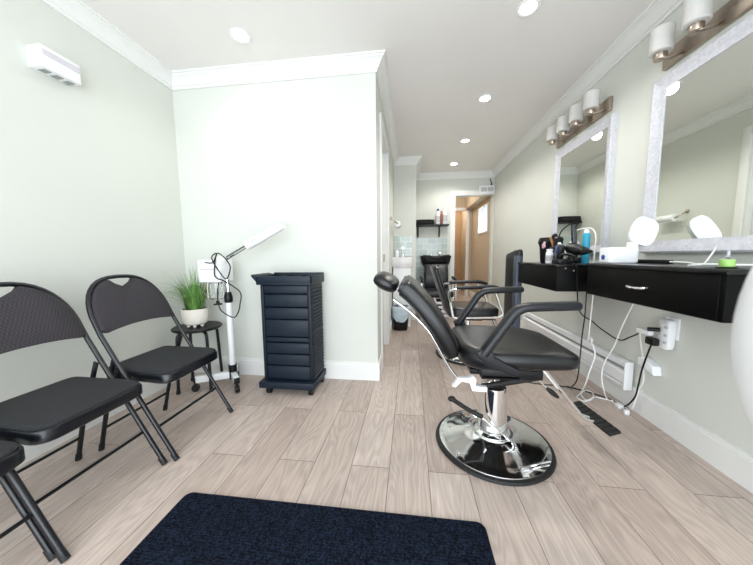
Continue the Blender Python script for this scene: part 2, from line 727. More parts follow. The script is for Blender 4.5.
def baseboard(name, x0, x1, y0, y1, n):
    """box with a small stepped top, n = outward normal axis"""
    w = MB()
    w.box(x0, x1, y0, y1, 0, BB - .02)
    if n in ('+x', '-x'):
        xa, xb = (x0, x1 - .005) if n == '+x' else (x0 + .005, x1)
        w.box(xa, xb, y0, y1, BB - .02, BB)
    else:
        ya, yb = (y0 + .005, y1) if n == '-y' else (y0, y1 - .005)
        w.box(x0, x1, ya, yb, BB - .02, BB)
    struct(name, w, M_trim)


baseboard('baseboard_left', XL, XL + .014, YF, YP - .014, '+x')
baseboard('baseboard_partition', XL, XP + .014, YP - .014, YP, '-y')
baseboard('baseboard_corridor', XP, XP + .014, YP, D0 - .07, '+x')
baseboard('baseboard_corridor_far', XP, XP + .014, D1 + .07, YS, '+x')
baseboard('baseboard_right', XR - .014, XR, YF, YB, '-x')
baseboard('baseboard_rear', XS, HX0 - .09, YB - .014, YB, '-y')
baseboard('baseboard_hall_right', XR - .014, XR, YB + .12, HY, '-x')

# corridor door: casing, jamb and closed leaf
d = MB()
for y0, y1 in ((D0 - .07, D0), (D1, D1 + .07)):
    d.box(XP, XP + .018, y0, y1, 0, 2.15, .003)
d.box(XP, XP + .018, D0, D1, 2.08, 2.15, .003)
d.box(XP - .11, XP, D0, D0 + .015, 0, 2.08)
d.box(XP - .11, XP, D1 - .015, D1, 0, 2.08)
d.box(XP - .11, XP, D0, D1, 2.065, 2.08)
dr = struct('door_1', d, M_trim)
struct('door_leaf', MB().box(XP - .085, XP - .05, D0 + .017, D1 - .017, 0.01, 2.063), M_trim, dr)
struct('strike_plate', MB().box(XP - .05, XP - .02, D1 - .018, D1 - .015, .93, 1.01), M_steel, dr)
# rear doorway casing
d = MB()
d.box(HX0 - .085, HX0, YB - .018, YB, 0, HZ + .085, .003)
d.box(HX0, XR - .001, YB - .018, YB, HZ, HZ + .085, .003)
d.box(HX0 - .015, HX0, YB, YB + .12, 0, HZ)
struct('door_2', d, M_trim)
# hall end door casing
d = MB()
d.box(1.30, 1.37, HY - .016, HY, 0, 2.1, .003)
d.box(.65, .72, HY - .016, HY, 0, 2.1, .003)
d.box(.65, 1.37, HY - .016, HY, 2.03, 2.1, .003)
struct('door_3', d, M_hallwood if False else M_trim)
# hall window: frame, two panes with daylight behind
d = MB()
d.box(XR - .012, XR + .10, WY0, WY1, WZ0, WZ0 + .03)
d.box(XR - .012, XR + .10, WY0, WY1, WZ1 - .03, WZ1)
for y in (WY0, WY0 + .355, WY1 - .03):
    d.box(XR - .012, XR + .10, y, y + .03, WZ0 + .03, WZ1 - .03)
wn = struct('window_2', d, M_trim)
struct('pane', MB().box(XR + .085, XR + .095, WY0 + .03, WY1 - .03, WZ0 + .03, WZ1 - .03), M_sky, wn)

# tiled splashbacks
struct('tile_backsplash_stub', MB().box(XP + .002, XS - .055, YS - .008, YS, .98, 1.285), M_tile)
struct('tile_backsplash_rear', MB().box(XS, .645, YB - .008, YB, .55, 1.30), M_tile)

# ------------------------------------------------------------------ ceiling downlights
LP = [(-1.09, 1.81, 'recessed downlight over the waiting corner by the partition'),
      (.664, 1.84, 'recessed downlight nearest the camera, above the black barber chair'),
      (.664, 2.78, 'recessed downlight beside the far vanity light bar'),
      (.664, 3.725, 'recessed downlight between the barber chairs and the back wall'),
      (.664, 4.62, 'recessed downlight closest to the back wall')]
LW = [5, 15, 18, 17, 15]
t0 = None
for i, (x, y, lab) in enumerate(LP):
    if t0 is None:
        t0 = thing('recessed_downlight', lab, 'ceiling light', (x, y, ZT), 'recessed downlights in the ceiling')
        w = MB()
        w.lathe([(.044, 0), (.062, -.001), (.064, -.005), (.058, -.008), (.046, -.006), (.044, -.003)], (x, y, ZT), 32)
        part('trim_ring', w, M_white, t0)
        part('diffuser', MB().lathe([(.001, -.0015), (.0455, -.0015), (.0455, -.0042), (.001, -.0042)], (x, y, ZT), 32), M_lamp, t0)
    else:
        dup(t0, (x, y, ZT), lab)
    ld = bpy.data.lights.new('downlight', 'SPOT')
    ld.energy = LW[i]
    ld.spot_size = radians(150)
    ld.spot_blend = 0.6
    ld.shadow_soft_size = 0.05
    ld.color = (1.0, 0.97, 0.92)
    lo = bpy.data.objects.new('downlight_lamp', ld)
    COL.objects.link(lo)
    lo.location = (x, y, ZT - .03)
# hall ceiling lamps (warm)
for (x, y, z, e) in ((.75, 6.1, 2.3, 7), (.95, 7.6, 2.25, 12)):
    ld = bpy.data.lights.new('hall_lamp', 'POINT')
    ld.energy = e
    ld.color = (1.0, 0.90, 0.78)
    ld.shadow_soft_size = .08
    lo = bpy.data.objects.new('hall_lamp', ld)
    COL.objects.link(lo)
    lo.location = (x, y, z)

# ------------------------------------------------------------------ wall box, upper left
t = thing('wall_chime_box', 'small white rectangular box mounted high on the left wall', 'wall unit', (XL, 1.34, 1.94))
part('body', MB().box(XL, -1.803, 1.258, 1.425, 1.945, 2.047, .004), M_white, t)
part('front_panel', MB().box(-1.803, -1.799, 1.262, 1.422, 2.002, 2.028), M_grey, t)
for k in range(3):
    part('underside_grille', MB().box(-1.865, -1.825, 1.28 + k * .05, 1.31 + k * .05, 1.942, 1.9455), M_vent, t)

# ------------------------------------------------------------------ folding chairs
FX = -1.37


def make_folding_chair(yc, label):
    t = thing('folding_chair', label, 'folding chair', (FX, yc, 0), 'black folding chairs along the left wall')
    hw = .213
    fx = -1.145

    def side(s):
        y = yc + s * hw
        return [(-1.146, y, .006), (-1.262, y, .200), (-1.403, y, .44), (-1.505, y, .615)]
    # frame: front leg up over the arched back and down the other side
    P = side(-1)
    arch = []
    for k in range(1, 20):
        a = pi * k / 20
        yy = yc - hw * math.copysign(abs(cos(a)) ** .75, cos(a))
        zz = .66 + .235 * sin(a) ** .85
        xx = -1.507 - .125 * (zz - .615) / .285
        arch.append((xx, yy, zz))
    P = P + arch + list(reversed(side(1)))
    fr = part('frame', MB().tube(P, .0105, 12), M_blackmet, t)
    for s in (-1, 1):
        part('foot_cap', MB().tube([(-1.144, yc + s * hw, 0.0), (-1.166, yc + s * hw, .033)], .0125, 12), M_rubber, fr)
    # back cushion: fills the arch, cut by the hand hole at the top
    n = 22
    ring_f, ring_b = [], []
    cx = lambda z: -1.507 - .125 * (z - .615) / .285
    outl = []
    for k in range(0, 41):
        a = pi * k / 40
        yy = (hw - .004) * math.copysign(abs(cos(a)) ** .75, -cos(a))
        zz = .640 + .248 * sin(a) ** .85
        if abs(yy) < .07:
            zz -= .048 * (1 - abs(yy) / .07) ** .7 + .004          # notch under the carrying handle
        outl.append((yy, zz))
    for k in range(1, 20):
        yy = (hw - .004) * (1 - 2 * k / 20)
        outl.append((yy, .622 + .020 * (1 - (2 * k / 20 - 1) ** 2)))

    def ring(off, sc):
        out = []
        for yy, zz in outl:
            zc = .74
            y2, z2 = yy * sc, zc + (zz - zc) * sc
            out.append(Vector((cx(z2) + off, yc + y2, z2)))
        return out
    w = MB()
    w.loft([ring(-.014, .975), ring(-.012, 1.0), ring(.010, 1.0), ring(.020, .985), ring(.024, .95)])
    part('back_cushion', w, M_fabric, t, smooth=50)
    # seat pan and pad
    w = MB()
    R = []
    for dz, g in ((.374, -.006), (.380, 0), (.416, 0), (.422, -.004)):
        R.append(seat_ring(yc, dz, g))
    part('seat_pan', MB().loft(R), M_blackmet, t, smooth=45)
    R = []
    for dz, g in ((.416, -.008), (.428, -.006), (.434, -.012), (.437, -.03)):
        R.append(seat_ring(yc, dz, g))
    part('seat_pad', MB().loft(R), M_seatfab, t, smooth=60)
    # rear legs
    for s in (-1, 1):
        y = yc + s * (hw - .022)
        lg = part('rear_leg', MB().tube([(-1.602, y, .005), (-1.503, y, .385)], .0105, 12), M_blackmet, t)
        part('foot_cap', MB().tube([(-1.603, y, 0.0), (-1.596, y, .032)], .0125, 12), M_rubber, lg)
        y2 = yc + s * (hw - .010)
        part('hinge_bracket', MB().obox((-1.480, y2, .435), (.94, 0, -.34), (0, 1, 0), (.34, 0, .94), .012, .004, .072, .002), M_blackmet, t)
    part('front_crossbar', MB().tube([(-1.241, yc - hw, .162), (-1.241, yc + hw, .162)], .007, 8), M_blackmet, t)
    part('rear_crossbar', MB().tube([(-1.571, yc - hw + .022, .122), (-1.571, yc + hw - .022, .122)], .007, 8), M_blackmet, t)
    return t


def seat_ring(yc, z, g):
    """rounded seat outline, wider in front"""
    out = []
    pts = []
    x0, x1 = -1.555 - g, -1.175 + g
    hb, hf = .180 + g, .195 + g
    cr = [(x0, -hb, .03), (x1, -hf, .065), (x1, hf, .065), (x0, hb, .03)]
    n = len(cr)
    tilt = lambda x: z + (x + 1.19) * -.03
    for i in range(n):
        p = Vector(cr[i][:2])
        a = Vector(cr[i - 1][:2])
        c = Vector(cr[(i + 1) % n][:2])
        r = cr[i][2]
        s, e = p + (a - p).normalized() * r, p + (c - p).normalized() * r
        for j in range(7):
            q = j / 6
            v = s * (1 - q) ** 2 + p * 2 * q * (1 - q) + e * q * q
            out.append(Vector((v.x, yc + v.y, tilt(v.x))))
    return out


fc = make_folding_chair(1.371, 'black folding chair farthest along the left wall, beside the stool with the plant')
dup(fc, (FX - .036, .913, 0), 'middle black folding chair in the row on the left wall, cut at the left edge')
dup(fc, (FX + .010, .487, 0), 'nearest black folding chair, only its seat corner showing at the left edge')

# ------------------------------------------------------------------ stool with potted grass
SX, SY = -1.612, 1.90
t = thing('round_stool', 'low round black stool in the corner, holding the potted grass', 'stool', (SX, SY, 0))
SZ = .478
part('seat', MB().lathe([(.001, SZ - .022), (.155, SZ - .022), (.166, SZ - .014), (.166, SZ - .006), (.160, SZ), (.001, SZ)], (SX, SY, 0), 40), M_black, t)
for a in (-28, 62, 152, 242):
    c, s_ = cos(radians(a)), sin(radians(a))
    P = fillet([(SX + c * .05, SY + s_ * .05, SZ - .034), (SX + c * .138, SY + s_ * .138, SZ - .034), (SX + c * .158, SY + s_ * .158, 0.004)], .05)
    lg = part('leg', MB().tube(P, .011, 10), M_blackmet, t)
    part('foot_cap', MB().cyl((SX + c * .1578, SY + s_ * .1578, 0), (SX + c * .157, SY + s_ * .157, .025), .0135, 12), M_rubber, lg)

PX, PY = -1.622, 1.90
t = thing('potted_grass', 'cream pot of tufted green grass on the black stool', 'potted plant', (PX, PY, SZ))
w = MB().lathe([(.001, SZ + .014), (.058, SZ + .014), (.074, SZ + .024), (.084, SZ + .05), (.088, SZ + .09), (.089, SZ + .135), (.082, SZ + .135), (.081, SZ + .118), (.001, SZ + .118)], (PX, PY, 0), 40)
pot = part('pot', w, M_pot, t, 'cream ceramic pot with small feet')
for a in (-120, 0, 120, -60):
    a = radians(a)
    part('pot_foot', MB().lathe([(.011, 0), (.013, .016)], (PX + .05 * cos(a), PY + .05 * sin(a), SZ), 12), M_pot, pot)
part('soil', MB().lathe([(.001, SZ + .112), (.0805, SZ + .112), (.0805, SZ + .122), (.001, SZ + .126)], (PX, PY, 0), 28), M_soil, t)
w = MB()
rnd = random.Random(3)
b = bmesh.new()
for i in range(230):
    a = rnd.uniform(0, 2 * pi)
    r0 = .062 * math.sqrt(rnd.random())
    long_ = rnd.random() < .25
    hgt = rnd.uniform(.18, .36) if not long_ else rnd.uniform(.27, .40)
    out = rnd.uniform(.03, .18) if not long_ else rnd.uniform(.15, .34)
    if i % 3 == 0:
        out *= .5
    droop = rnd.uniform(0, .5) if not long_ else rnd.uniform(.35, .85)
    wd = rnd.uniform(.0016, .0032)
    base = Vector((PX + r0 * cos(a), PY + r0 * sin(a), SZ + .118))
    a += rnd.uniform(-.5, .5)
    dr = Vector((cos(a), sin(a), 0))
    sd = Vector((-sin(a), cos(a), 0))
    prev = None
    n = 7
    for k in range(n + 1):
        q = k / n
        p = base + dr * out * q ** 1.5 + Vector((0, 0, hgt * (q - droop * q ** 3)))
        if p.y > YP - .02:
            p.y = YP - .02
        if p.x > -1.552 and p.y > 1.835:
            p.x = -1.552
        if p.x < XL + .02:
            p.x = XL + .02
        wv = wd * (1 - q ** 2) + .0003
        cur = (b.verts.new(p - sd * wv), b.verts.new(p + Vector((0, 0, wv * .5)) + dr * wv * .3), b.verts.new(p + sd * wv))
        if prev:
            b.faces.new((prev[0], prev[1], cur[1], cur[0]))
            b.faces.new((prev[1], prev[2], cur[2], cur[1]))
        prev = cur
w._merge(b)
part('grass_foliage', w, M_leaf, t, smooth=60)

# ------------------------------------------------------------------ facial steamer
HXs, HYs = -1.368, 1.935
t = thing('facial_steamer', 'white facial steamer on a wheeled stand beside the stool', 'steamer', (HXs, HYs, 0))
part('pole', MB().cyl((HXs, HYs, .155), (HXs, HYs, .66), .0225, 20), M_whitem, t)
w = MB().cyl((HXs, HYs, .06), (HXs, HYs, .17), .030, 20)
part('hub', w, M_black, t)
for (ex, ey) in ((-1.590, 1.815), (-1.268, 1.830), (-1.430, 2.070)):
    v = Vector((ex - HXs, ey - HYs, 0))
    u = v.normalized()
    side_ = Vector((-u.y, u.x, 0))
    c = Vector((HXs, HYs, .098)) + v * .54
    lg = part('leg', MB().obox((c.x, c.y, .092), u, side_, (0, 0, 1), v.length * .46, .019, .025, .004), M_whitem, t)
    part('leg_cap', MB().obox((ex, ey, .090), u, side_, (0, 0, 1), .010, .019, .022, .003), M_black, lg)
    w = MB().cyl((ex, ey, .03), (ex, ey, .075), .008, 10)
    w.cyl(Vector((ex, ey, .027)) - side_ * .014, Vector((ex, ey, .027)) + side_ * .014, .0265, 20)
    part('caster', w, M_black, lg)
part('height_collar', MB().lathe([(.026, .655), (.030, .665), (.030, .70), (.020, .735), (.001, .735)], (HXs, HYs, 0), 20), M_black, t)
part('upper_pole', MB().cyl((HXs, HYs, .70), (HXs, HYs, .83), .014, 16), M_chrome, t)
hb = part('head_box', MB().box(-1.540, -1.365, 1.85, 2.01, .812, .978, .012, 3), M_whitem, t)
part('printed_strip', MB().box(-1.520, -1.410, 1.8485, 1.851, .905, .912), M_stripe, hb)
w = MB().lathe([(.001, .672), (.030, .672), (.044, .685), (.046, .70), (.046, .80), (.030, .812), (.001, .812)], (-1.450, 1.925, 0), 24)
part('water_jar', w, M_glassc, t, 'clear glass water jar under the head')
w = MB().cyl((-1.450, 1.925, .640), (-1.450, 1.925, .675), .012, 14).cyl((-1.450, 1.925, .638), (-1.450, 1.925, .646), .030, 16)
part('jar_screw', w, M_black, t)
part('jar_guard', MB().cyl((-1.410, 1.88, .69), (-1.410, 1.88, .815), .005, 8).cyl((-1.490, 1.88, .69), (-1.490, 1.88, .815), .005, 8).tube([(-1.495, 1.88, .69), (-1.405, 1.88, .69)], .005, 8), M_steel, t)
# swing arm and nozzle tube
A0, A1, A2 = Vector((-1.40, 1.92, .965)), Vector((-1.195, 1.92, 1.075)), Vector((-.905, 1.92, 1.215))
part('arm_joint', MB().ball((-1.395, 1.92, .975), .040, .04, .035), M_whitem, t)
ud = (A1 - A0).normalized()
pv = Vector((-ud.z, 0, ud.x))
part('arm_rod', MB().cyl(A0 + pv * .010, A1 + pv * .010, .0085, 10).cyl(A0 - pv * .010, A1 - pv * .010, .0085, 10), M_chrome, t)
ud2 = (A2 - A1).normalized()
pv2 = Vector((-ud2.z, 0, ud2.x))
rings = []
for q, h in ((0, .020), (.03, .034), (.3, .034), (.62, .028), (.9, .026), (1.0, .018)):
    c = A1 + (A2 - A1) * q
    rings.append(superring(c, pv2, Vector((0, 1, 0)), h, h * .95, 3.2, 24))
nz = part('nozzle_arm', MB().loft(rings), M_whitem, t)
part('nozzle', MB().cyl(A2 - ud2 * .03 - pv2 * .005, A2 + ud2 * .012 - pv2 * .012, .014, 16), M_whitem, nz)
w = MB()
for k in range(3):
    c = A1 + (A2 - A1) * (.17 + .07 * k) - Vector((0, .0325, 0))
    w.obox(c, ud2, (0, 1, 0), pv2, .006, .0015, .008)
part('switch_button', w, M_stripe, nz)
cp = [(-1.466, 1.84, .959), (-1.404, 1.838, .959), (-1.372, 1.838, 1.023), (-1.409, 1.838, .998), (-1.39, 1.838, .941), (-1.311, 1.838, .841), (-1.272, 1.838, .919), (-1.295, 1.842, .968), (-1.33, 1.85, 1.0),
      (-1.365, 1.832, 1.019), (-1.393, 1.832, .891), (-1.377, 1.832, .848), (-1.313, 1.83, .824), (-1.203, 1.83, .749), (-1.208, 1.83, .663), (-1.228, 1.83, .597), (-1.268, 1.83, .564), (-1.358, 1.835, .61), (-1.385, 1.84, .675), (-1.40, 1.86, .73), (-1.40, 1.88, .815)]
part('power_cord', MB().tube(cp, .0042, 8, smooth=6), M_black, t)

# ------------------------------------------------------------------ salon trolley
CX0, CX1, CY0, CY1 = -1.058, -.690, 1.845, 2.095
t = thing('salon_trolley', 'navy-black plastic drawer trolley on casters against the partition wall', 'trolley', (-.87, 1.97, 0))
w = MB()
w.box(CX0, CX0 + .022, CY0, CY1, .10, .80, .003)
w.box(CX1 - .022, CX1, CY0, CY1, .10, .80, .003)
w.box(CX0, CX1, CY1 - .02, CY1, .10, .80, .003)
part('frame', w, M_cartdark, t)
zs = [.098, .178, .270, .360, .395, .512, .602, .690, .765][::-1]
zs = [.800, .735, .640, .553, .425, .385, .300, .215, .108]
for a, b_ in zip(zs[:-1], zs[1:]):
    dw = part('drawer', MB().box(CX0 + .024, CX1 - .024, CY0 + .004, CY1 - .022, b_ + .003, a - .004, .004), M_cart, t)
    part('drawer_lip', MB().box(CX0 + .024, CX1 - .024, CY0 + .001, CY0 + .008, a - .012, a - .005, .002), M_cart, dw)
# louvred side
w = MB()
for seg in range(2):
    z0 = .125 + seg * .335
    w.box(CX1 - .001, CX1 + .006, CY0 + .012, CY1 - .012, z0 - .01, z0)
    for k in range(12):
        z = z0 + .008 + k * .026
        w.prism([(CX1 - .002, z), (CX1 + .012, z), (CX1 + .012, z + .006), (CX1 - .002, z + .016)], 'y', CY0 + .022, CY1 - .022)
part('louvred_side', w, M_cart, t)
w = MB()
w.box(CX0 - .02, CX1 + .018, CY0 - .02, CY1 + .012, .800, .815, .004)
w.box(CX0 - .02, CX1 + .018, CY0 - .02, CY0 - .006, .810, .862, .004)
w.box(CX0 - .02, CX1 + .018, CY1 - .002, CY1 + .012, .810, .872, .004)
w.box(CX1 + .004, CX1 + .018, CY0 - .02, CY1 + .012, .810, .862, .004)
w.box(CX0 - .02, CX0 - .006, CY0 - .02, CY1 + .012, .810, .862, .004)
for x in (-.94, -.82):
    w.box(x - .004, x + .004, CY0 - .01, CY1 + .005, .815, .855)
tr = part('top_tray', w, M_cart, t)
part('tray_handle', MB().prism([(CX0 - .018, .818), (CX0 - .055, .858), (CX0 - .055, .872), (CX0 - .018, .864)], 'y', CY0 - .018, CY1 - .02, .003), M_cart, tr)
part('base', MB().box(CX0 - .03, CX1 + .015, CY0 - .03, CY1 + .012, .050, .098, .005), M_cart, t)
for x, y in ((CX0 + .03, CY0 + .01), (CX1 - .02, CY0 + .01), (CX0 + .03, CY1 - .03), (CX1 - .01, CY1 - .03)):
    w = MB().cyl((x, y, .03), (x, y, .056), .009, 10)
    w.cyl((x - .014, y, .026), (x - .003, y, .026), .026, 20).cyl((x + .003, y, .026), (x + .014, y, .026), .026, 20)
    part('caster', w, M_black, t)

# ------------------------------------------------------------------ rug
w = MB()
rings = []
for z, g in ((0, 0), (.008, 0), (.011, -.004)):
    R = []
    x0, x1, y0, y1 = -.935 - g, .275 + g, .18 - g, .985 + g
    for (cx_, cy_, a0) in ((x1 - .03, y1 - .03, 0), (x0 + .03, y1 - .03, 90), (x0 + .03, y0 + .03, 180), (x1 - .03, y0 + .03, 270)):
        for k in range(6):
            a = radians(a0 + 18 * k)
            R.append(Vector((cx_ + .03 * cos(a), cy_ + .03 * sin(a), z)))
    rings.append(R)
solo('floor_mat', w.loft(rings), M_rug, 'dark navy-black ribbed carpet mat on the wood floor', 'mat', (-.33, .58, 0))

# ------------------------------------------------------------------ barber chairs: chrome disc base shared


def chair_base(t, bx, by, r=.275):
    part('base_ring', MB().lathe([(.001, 0), (r + .018, 0), (r + .024, .008), (r + .020, .018), (r - .01, .022), (.001, .01)], (bx, by, 0), 64), M_rubber, t)
    part('base_disc', MB().lathe([(.001, .012), (r + .006, .016), (r + .004, .024), (r - .035, .034), (r - .05, .035), (.15, .052), (.105, .066), (.10, .072), (.001, .072)], (bx, by, 0), 64), M_chrome, t)


BX, BY = .432, 1.462
t = thing('barber_chair', 'black reclining barber chair with headrest, the nearest on its chrome disc base', 'barber chair', (BX, BY, 0))
chair_base(t, BX, BY, .268)
w = MB().lathe([(.088, .066), (.088, .074), (.072, .085), (.066, .30), (.064, .318), (.056, .324), (.018, .326)], (BX, BY, 0), 48)
part('column', w, M_chrome, t)
part('piston', MB().cyl((BX, BY, .31), (BX, BY, .40), .018, 20), M_chrome, t)
# pump lever
lv = part('pump_lever', MB().tube([(.300, 1.398, .212), (.372, 1.385, .172), (.490, 1.374, .078)], .0042, 8), M_chrome, t)
part('lever_grip', MB().tube(fillet([(.214, 1.405, .260), (.302, 1.398, .207), (.362, 1.388, .184)], .03), .0115, 10).ball((.212, 1.405, .262), .020, .015, .014), M_rubber, lv)
# seat
ZS = .575
w = MB()
rings = []
YC = 1.475
outl = []


def seat_out(g):
    x0, x1, y0, y1 = .228 - g, .722 + g, 1.215 - g, 1.735 + g
    out = []
    for (cx_, cy_, a0, r) in ((x1, y1, 0, .16), (x0, y1, 90, .13), (x0, y0, 180, .13), (x1, y0, 270, .06)):
        sx = -1 if cx_ == x1 else 1
        sy = -1 if cy_ == y1 else 1
        for k in range(8):
            a = radians(a0 + 90 * k / 7)
            out.append((cx_ + sx * r + r * cos(a), cy_ + sy * r + r * sin(a)))
    return out


def seat_z(x, z):
    q = (x - .23) / .52
    lo = (.577 - z) / .1
    return z + .008 * (1 - q) ** 2 - .004 * q + lo * (.030 * q - .012 * (1 - q))


for z, g in ((.486, -.03), (.490, -.012), (.503, 0), (.535, .004), (.560, -.002), (.571, -.014), (.575, -.035), (.577, -.10)):
    rings.append([Vector((x, y, seat_z(x, z))) for x, y in seat_out(g)])
part('seat', MB().loft(rings), M_leather, t, smooth=70)
# under-seat frame
w = MB().box(.30, .56, 1.40, 1.53, .40, .425, .004)
w.box(.33, .60, 1.30, 1.36, .425, .468, .004).box(.33, .60, 1.58, 1.64, .425, .468, .004).box(.33, .5, 1.30, 1.64, .42, .44, .003)
part('seat_frame', w, M_black, t)
# backrest
C = [Vector((.196, YC, .528)), Vector((.165, YC, .60)), Vector((.115, YC, .685)), Vector((.055, YC, .765)), Vector((-.010, YC, .830)), Vector((-.048, YC, .855))]
C = catmull(C, 4)
rings = []
n = len(C)
for i, c in enumerate(C):
    q = i / (n - 1)
    tg = (C[min(i + 1, n - 1)] - C[max(i - 1, 0)]).normalized()
    nn = Vector((tg.z, 0, -tg.x))       # towards the sitter
    hy = .212 + .018 * sin(pi * min(1, q * 1.3))
    e = 1.0
    if q < .06:
        e = .72
    if q > .94:
        e = .70
    rings.append(superring(c, Vector((0, 1, 0)), nn, (hy) * (.93 + .07 * e), .047 * e, 4.5, 36))
bk = part('backrest', MB().loft(rings), M_leather, t, smooth=60)
# chrome edge rail behind the backrest
for y in (1.275, 1.675):
    part('back_rail', MB().tube(catmull([Vector(p) for p in ((-.080, y, .795), (-.003, y, .738), (.078, y, .655), (.128, y, .572), (.172, y, .490), (.222, y, .420))], 5), .007, 8), M_chrome, t, smooth=60)
# headrest
hc = Vector((-.125, YC, .862))
tg = Vector((-.88, 0, .47)).normalized()
nn = Vector((.47, 0, .88))
rings = []
for k in range(9):
    a = -pi / 2 + pi * k / 8
    rings.append(superring(hc + tg * .064 * sin(a), Vector((0, 1, 0)), nn, .150 * (.62 + .38 * cos(a) ** .5 if cos(a) > 0 else .62), .042 * max(.12, cos(a)) ** .6, 3, 32))
hd = part('headrest', MB().loft(rings), M_leather, t, smooth=75)
part('headrest_post', MB().cyl((-.075, YC - .05, .835), (-.015, YC - .05, .785), .008, 8).cyl((-.075, YC + .05, .835), (-.015, YC + .05, .785), .008, 8), M_chrome, hd)
# recline bracket and actuator
for y in (1.255, 1.665):
    part('recline_bracket', MB().prism([(.222, .438), (.262, .440), (.285, .452), (.297, .435), (.292, .405), (.345, .400), (.345, .380), (.280, .382), (.268, .418), (.232, .425), (.205, .395), (.190, .400)], 'y', y, y + .03, .002), M_whitem, t, 'white and chrome recline bracket')
w = MB().cyl((.33, 1.29, .392), (.59, 1.33, .425), .012, 12).cyl((.42, 1.305, .404), (.60, 1.335, .428), .016, 12)
part('recline_piston', w, M_rubber, t)
w = MB().tube([(.565, 1.33, .425), (.59, 1.335, .420), (.60, 1.35, .405)], .010, 8)
w.tube([(.585, 1.335, .42), (.640, 1.345, .368)], .0045, 8)
rl = part('recline_lever', w, M_chrome, t)
w = MB().loft([superring((.636 + .056 * q, 1.344 + .004 * q, .372 - .046 * q), (0, 1, 0), (.6, 0, .8), .007 + .010 * sin(pi * q), .006 + .006 * sin(pi * q), 2.2, 14) for q in (0, .25, .5, .75, 1)])
part('lever_grip', w, M_rubber, rl)
# armrests
for (y, dx) in ((1.204, 0), (1.746, -.015)):
    P = fillet([(.308 + dx, y, .575), (.442 + dx, y, .780), (.672 + dx, y, .790)], .05, 8)
    rings = []
    for i, p in enumerate(P):
        a = P[max(0, i - 1)]
        c = P[min(len(P) - 1, i + 1)]
        tgn = (c - a).normalized()
        up = Vector((-tgn.z, 0, tgn.x))
        k = 1.0
        rings.append(superring(p, (0, 1, 0), up, .027, .0185, 3, 20))
    end = P[-1] + (P[-1] - P[-2]).normalized() * .010
    rings.append([end + (v - P[-1]) * .6 for v in rings[-1]])
    ar = part('armrest', MB().loft(rings), M_padgrip, t, smooth=60)
    w = MB().prism([(.280 + dx, .585), (.288 + dx, .560), (.320 + dx, .530), (.432 + dx, .486), (.450 + dx, .492), (.453 + dx, .510), (.438 + dx, .522), (.352 + dx, .566), (.345 + dx, .600), (.325 + dx, .612)], 'y', y - .018, y + .018, .006, 2)
    part('arm_mount', w, M_padgrip, ar)
# footrest
w = MB()
for y in (1.478, 1.512):
    w.tube(fillet([(.60, y, .470), (.655, y, .44), (.885, y, .155), (.93, y, .142)], .03), .0095, 10)
w.box(.56, .64, 1.46, 1.53, .455, .475, .003)
ft = part('footrest_rod', w, M_chrome, t)
fa = Vector((.035, -.30, -.005)).normalized()
fb = Vector((.96, .11, .28)).normalized()
fb = (fb - fa * fb.dot(fa)).normalized()
fcn = fa.cross(fb)
fp = part('foot_plate', MB().obox((.960, 1.525, .140), fa, fb, fcn, .140, .030, .007, .005), M_rubber, t)
w = MB()
for k in range(8):
    q = -.12 + k * .034
    w.obox(Vector((.960, 1.525, .140)) + fa * q + fcn * -.008 * (1 if fcn.z < 0 else -1), fa, fb, fcn, .010, .027, .0015)
part('foot_plate_tread', w, M_black, fp)

# ------------------------------------------------------------------ second styling chair
BX2, BY2 = .565, 2.80
t = thing('styling_chair', 'black styling chair with chrome tube arms behind the barber chair', 'styling chair', (BX2, BY2, 0))
chair_base(t, BX2, BY2, .285)
part('column', MB().lathe([(.088, .066), (.072, .085), (.062, .28), (.05, .29), (.02, .292), (.02, .41)], (BX2, BY2, 0), 40), M_chrome, t)
part('seat', MB().loft([superring((.585, BY2, z), (1, 0, 0), (0, 1, 0), .225 + g, .225 + g, 5, 40) for z, g in ((.425, -.03), (.435, 0), (.49, .004), (.508, -.01), (.513, -.05))]), M_leather, t, smooth=60)
C = catmull([Vector((.375, BY2, .43)), Vector((.335, BY2, .55)), Vector((.275, BY2, .72)), Vector((.235, BY2, .845)), Vector((.222, BY2, .895))], 4)
rings = []
n = len(C)
for i, c in enumerate(C):
    q = i / (n - 1)
    tg = (C[min(i + 1, n - 1)] - C[max(i - 1, 0)]).normalized()
    nn = Vector((tg.z, 0, -tg.x))
    e = .55 if i in (0, n - 1) else 1
    rings.append(superring(c, Vector((0, 1, 0)), nn, .225 * (.93 + .07 * e) * (1 if q < .8 else 1 - .35 * ((q - .8) / .2) ** 2), .030 * e, 4, 32))
part('backrest', MB().loft(rings), M_leather, t, smooth=60)
for y in (BY2 - .25, BY2 + .25):
    P = fillet([(.44, y, .690), (.365, y, .690), (.338, y, .655), (.385, y, .435), (.42, y, .425), (.78, y, .440), (.815, y, .47), (.745, y, .665), (.70, y, .685)], .03)
    af = part('arm_frame', MB().tube(P, .0115, 10), M_chrome, t)
    P = fillet([(.41, y, .703), (.72, y, .716), (.80, y, .690)], .05)
    part('arm_pad', MB().tube(P, .018, 12, ry=.024), M_padgrip, af)
part('under_frame', MB().box(.42, .75, BY2 - .255, BY2 - .235, .415, .43).box(.42, .75, BY2 + .235, BY2 + .255, .415, .43).box(.5, .64, BY2 - .25, BY2 + .25, .408, .426), M_black, t)
w = MB().tube(fillet([(.74, BY2 - .1, .43), (.82, BY2 - .1, .34), (.89, BY2 - .1, .13)], .05), .011, 8).tube(fillet([(.74, BY2 + .1, .43), (.82, BY2 + .1, .34), (.89, BY2 + .1, .13)], .05), .011, 8).tube([(.89, BY2 - .19, .125), (.89, BY2 + .19, .125)], .013, 8)
part('footrest', w, M_chrome, t)

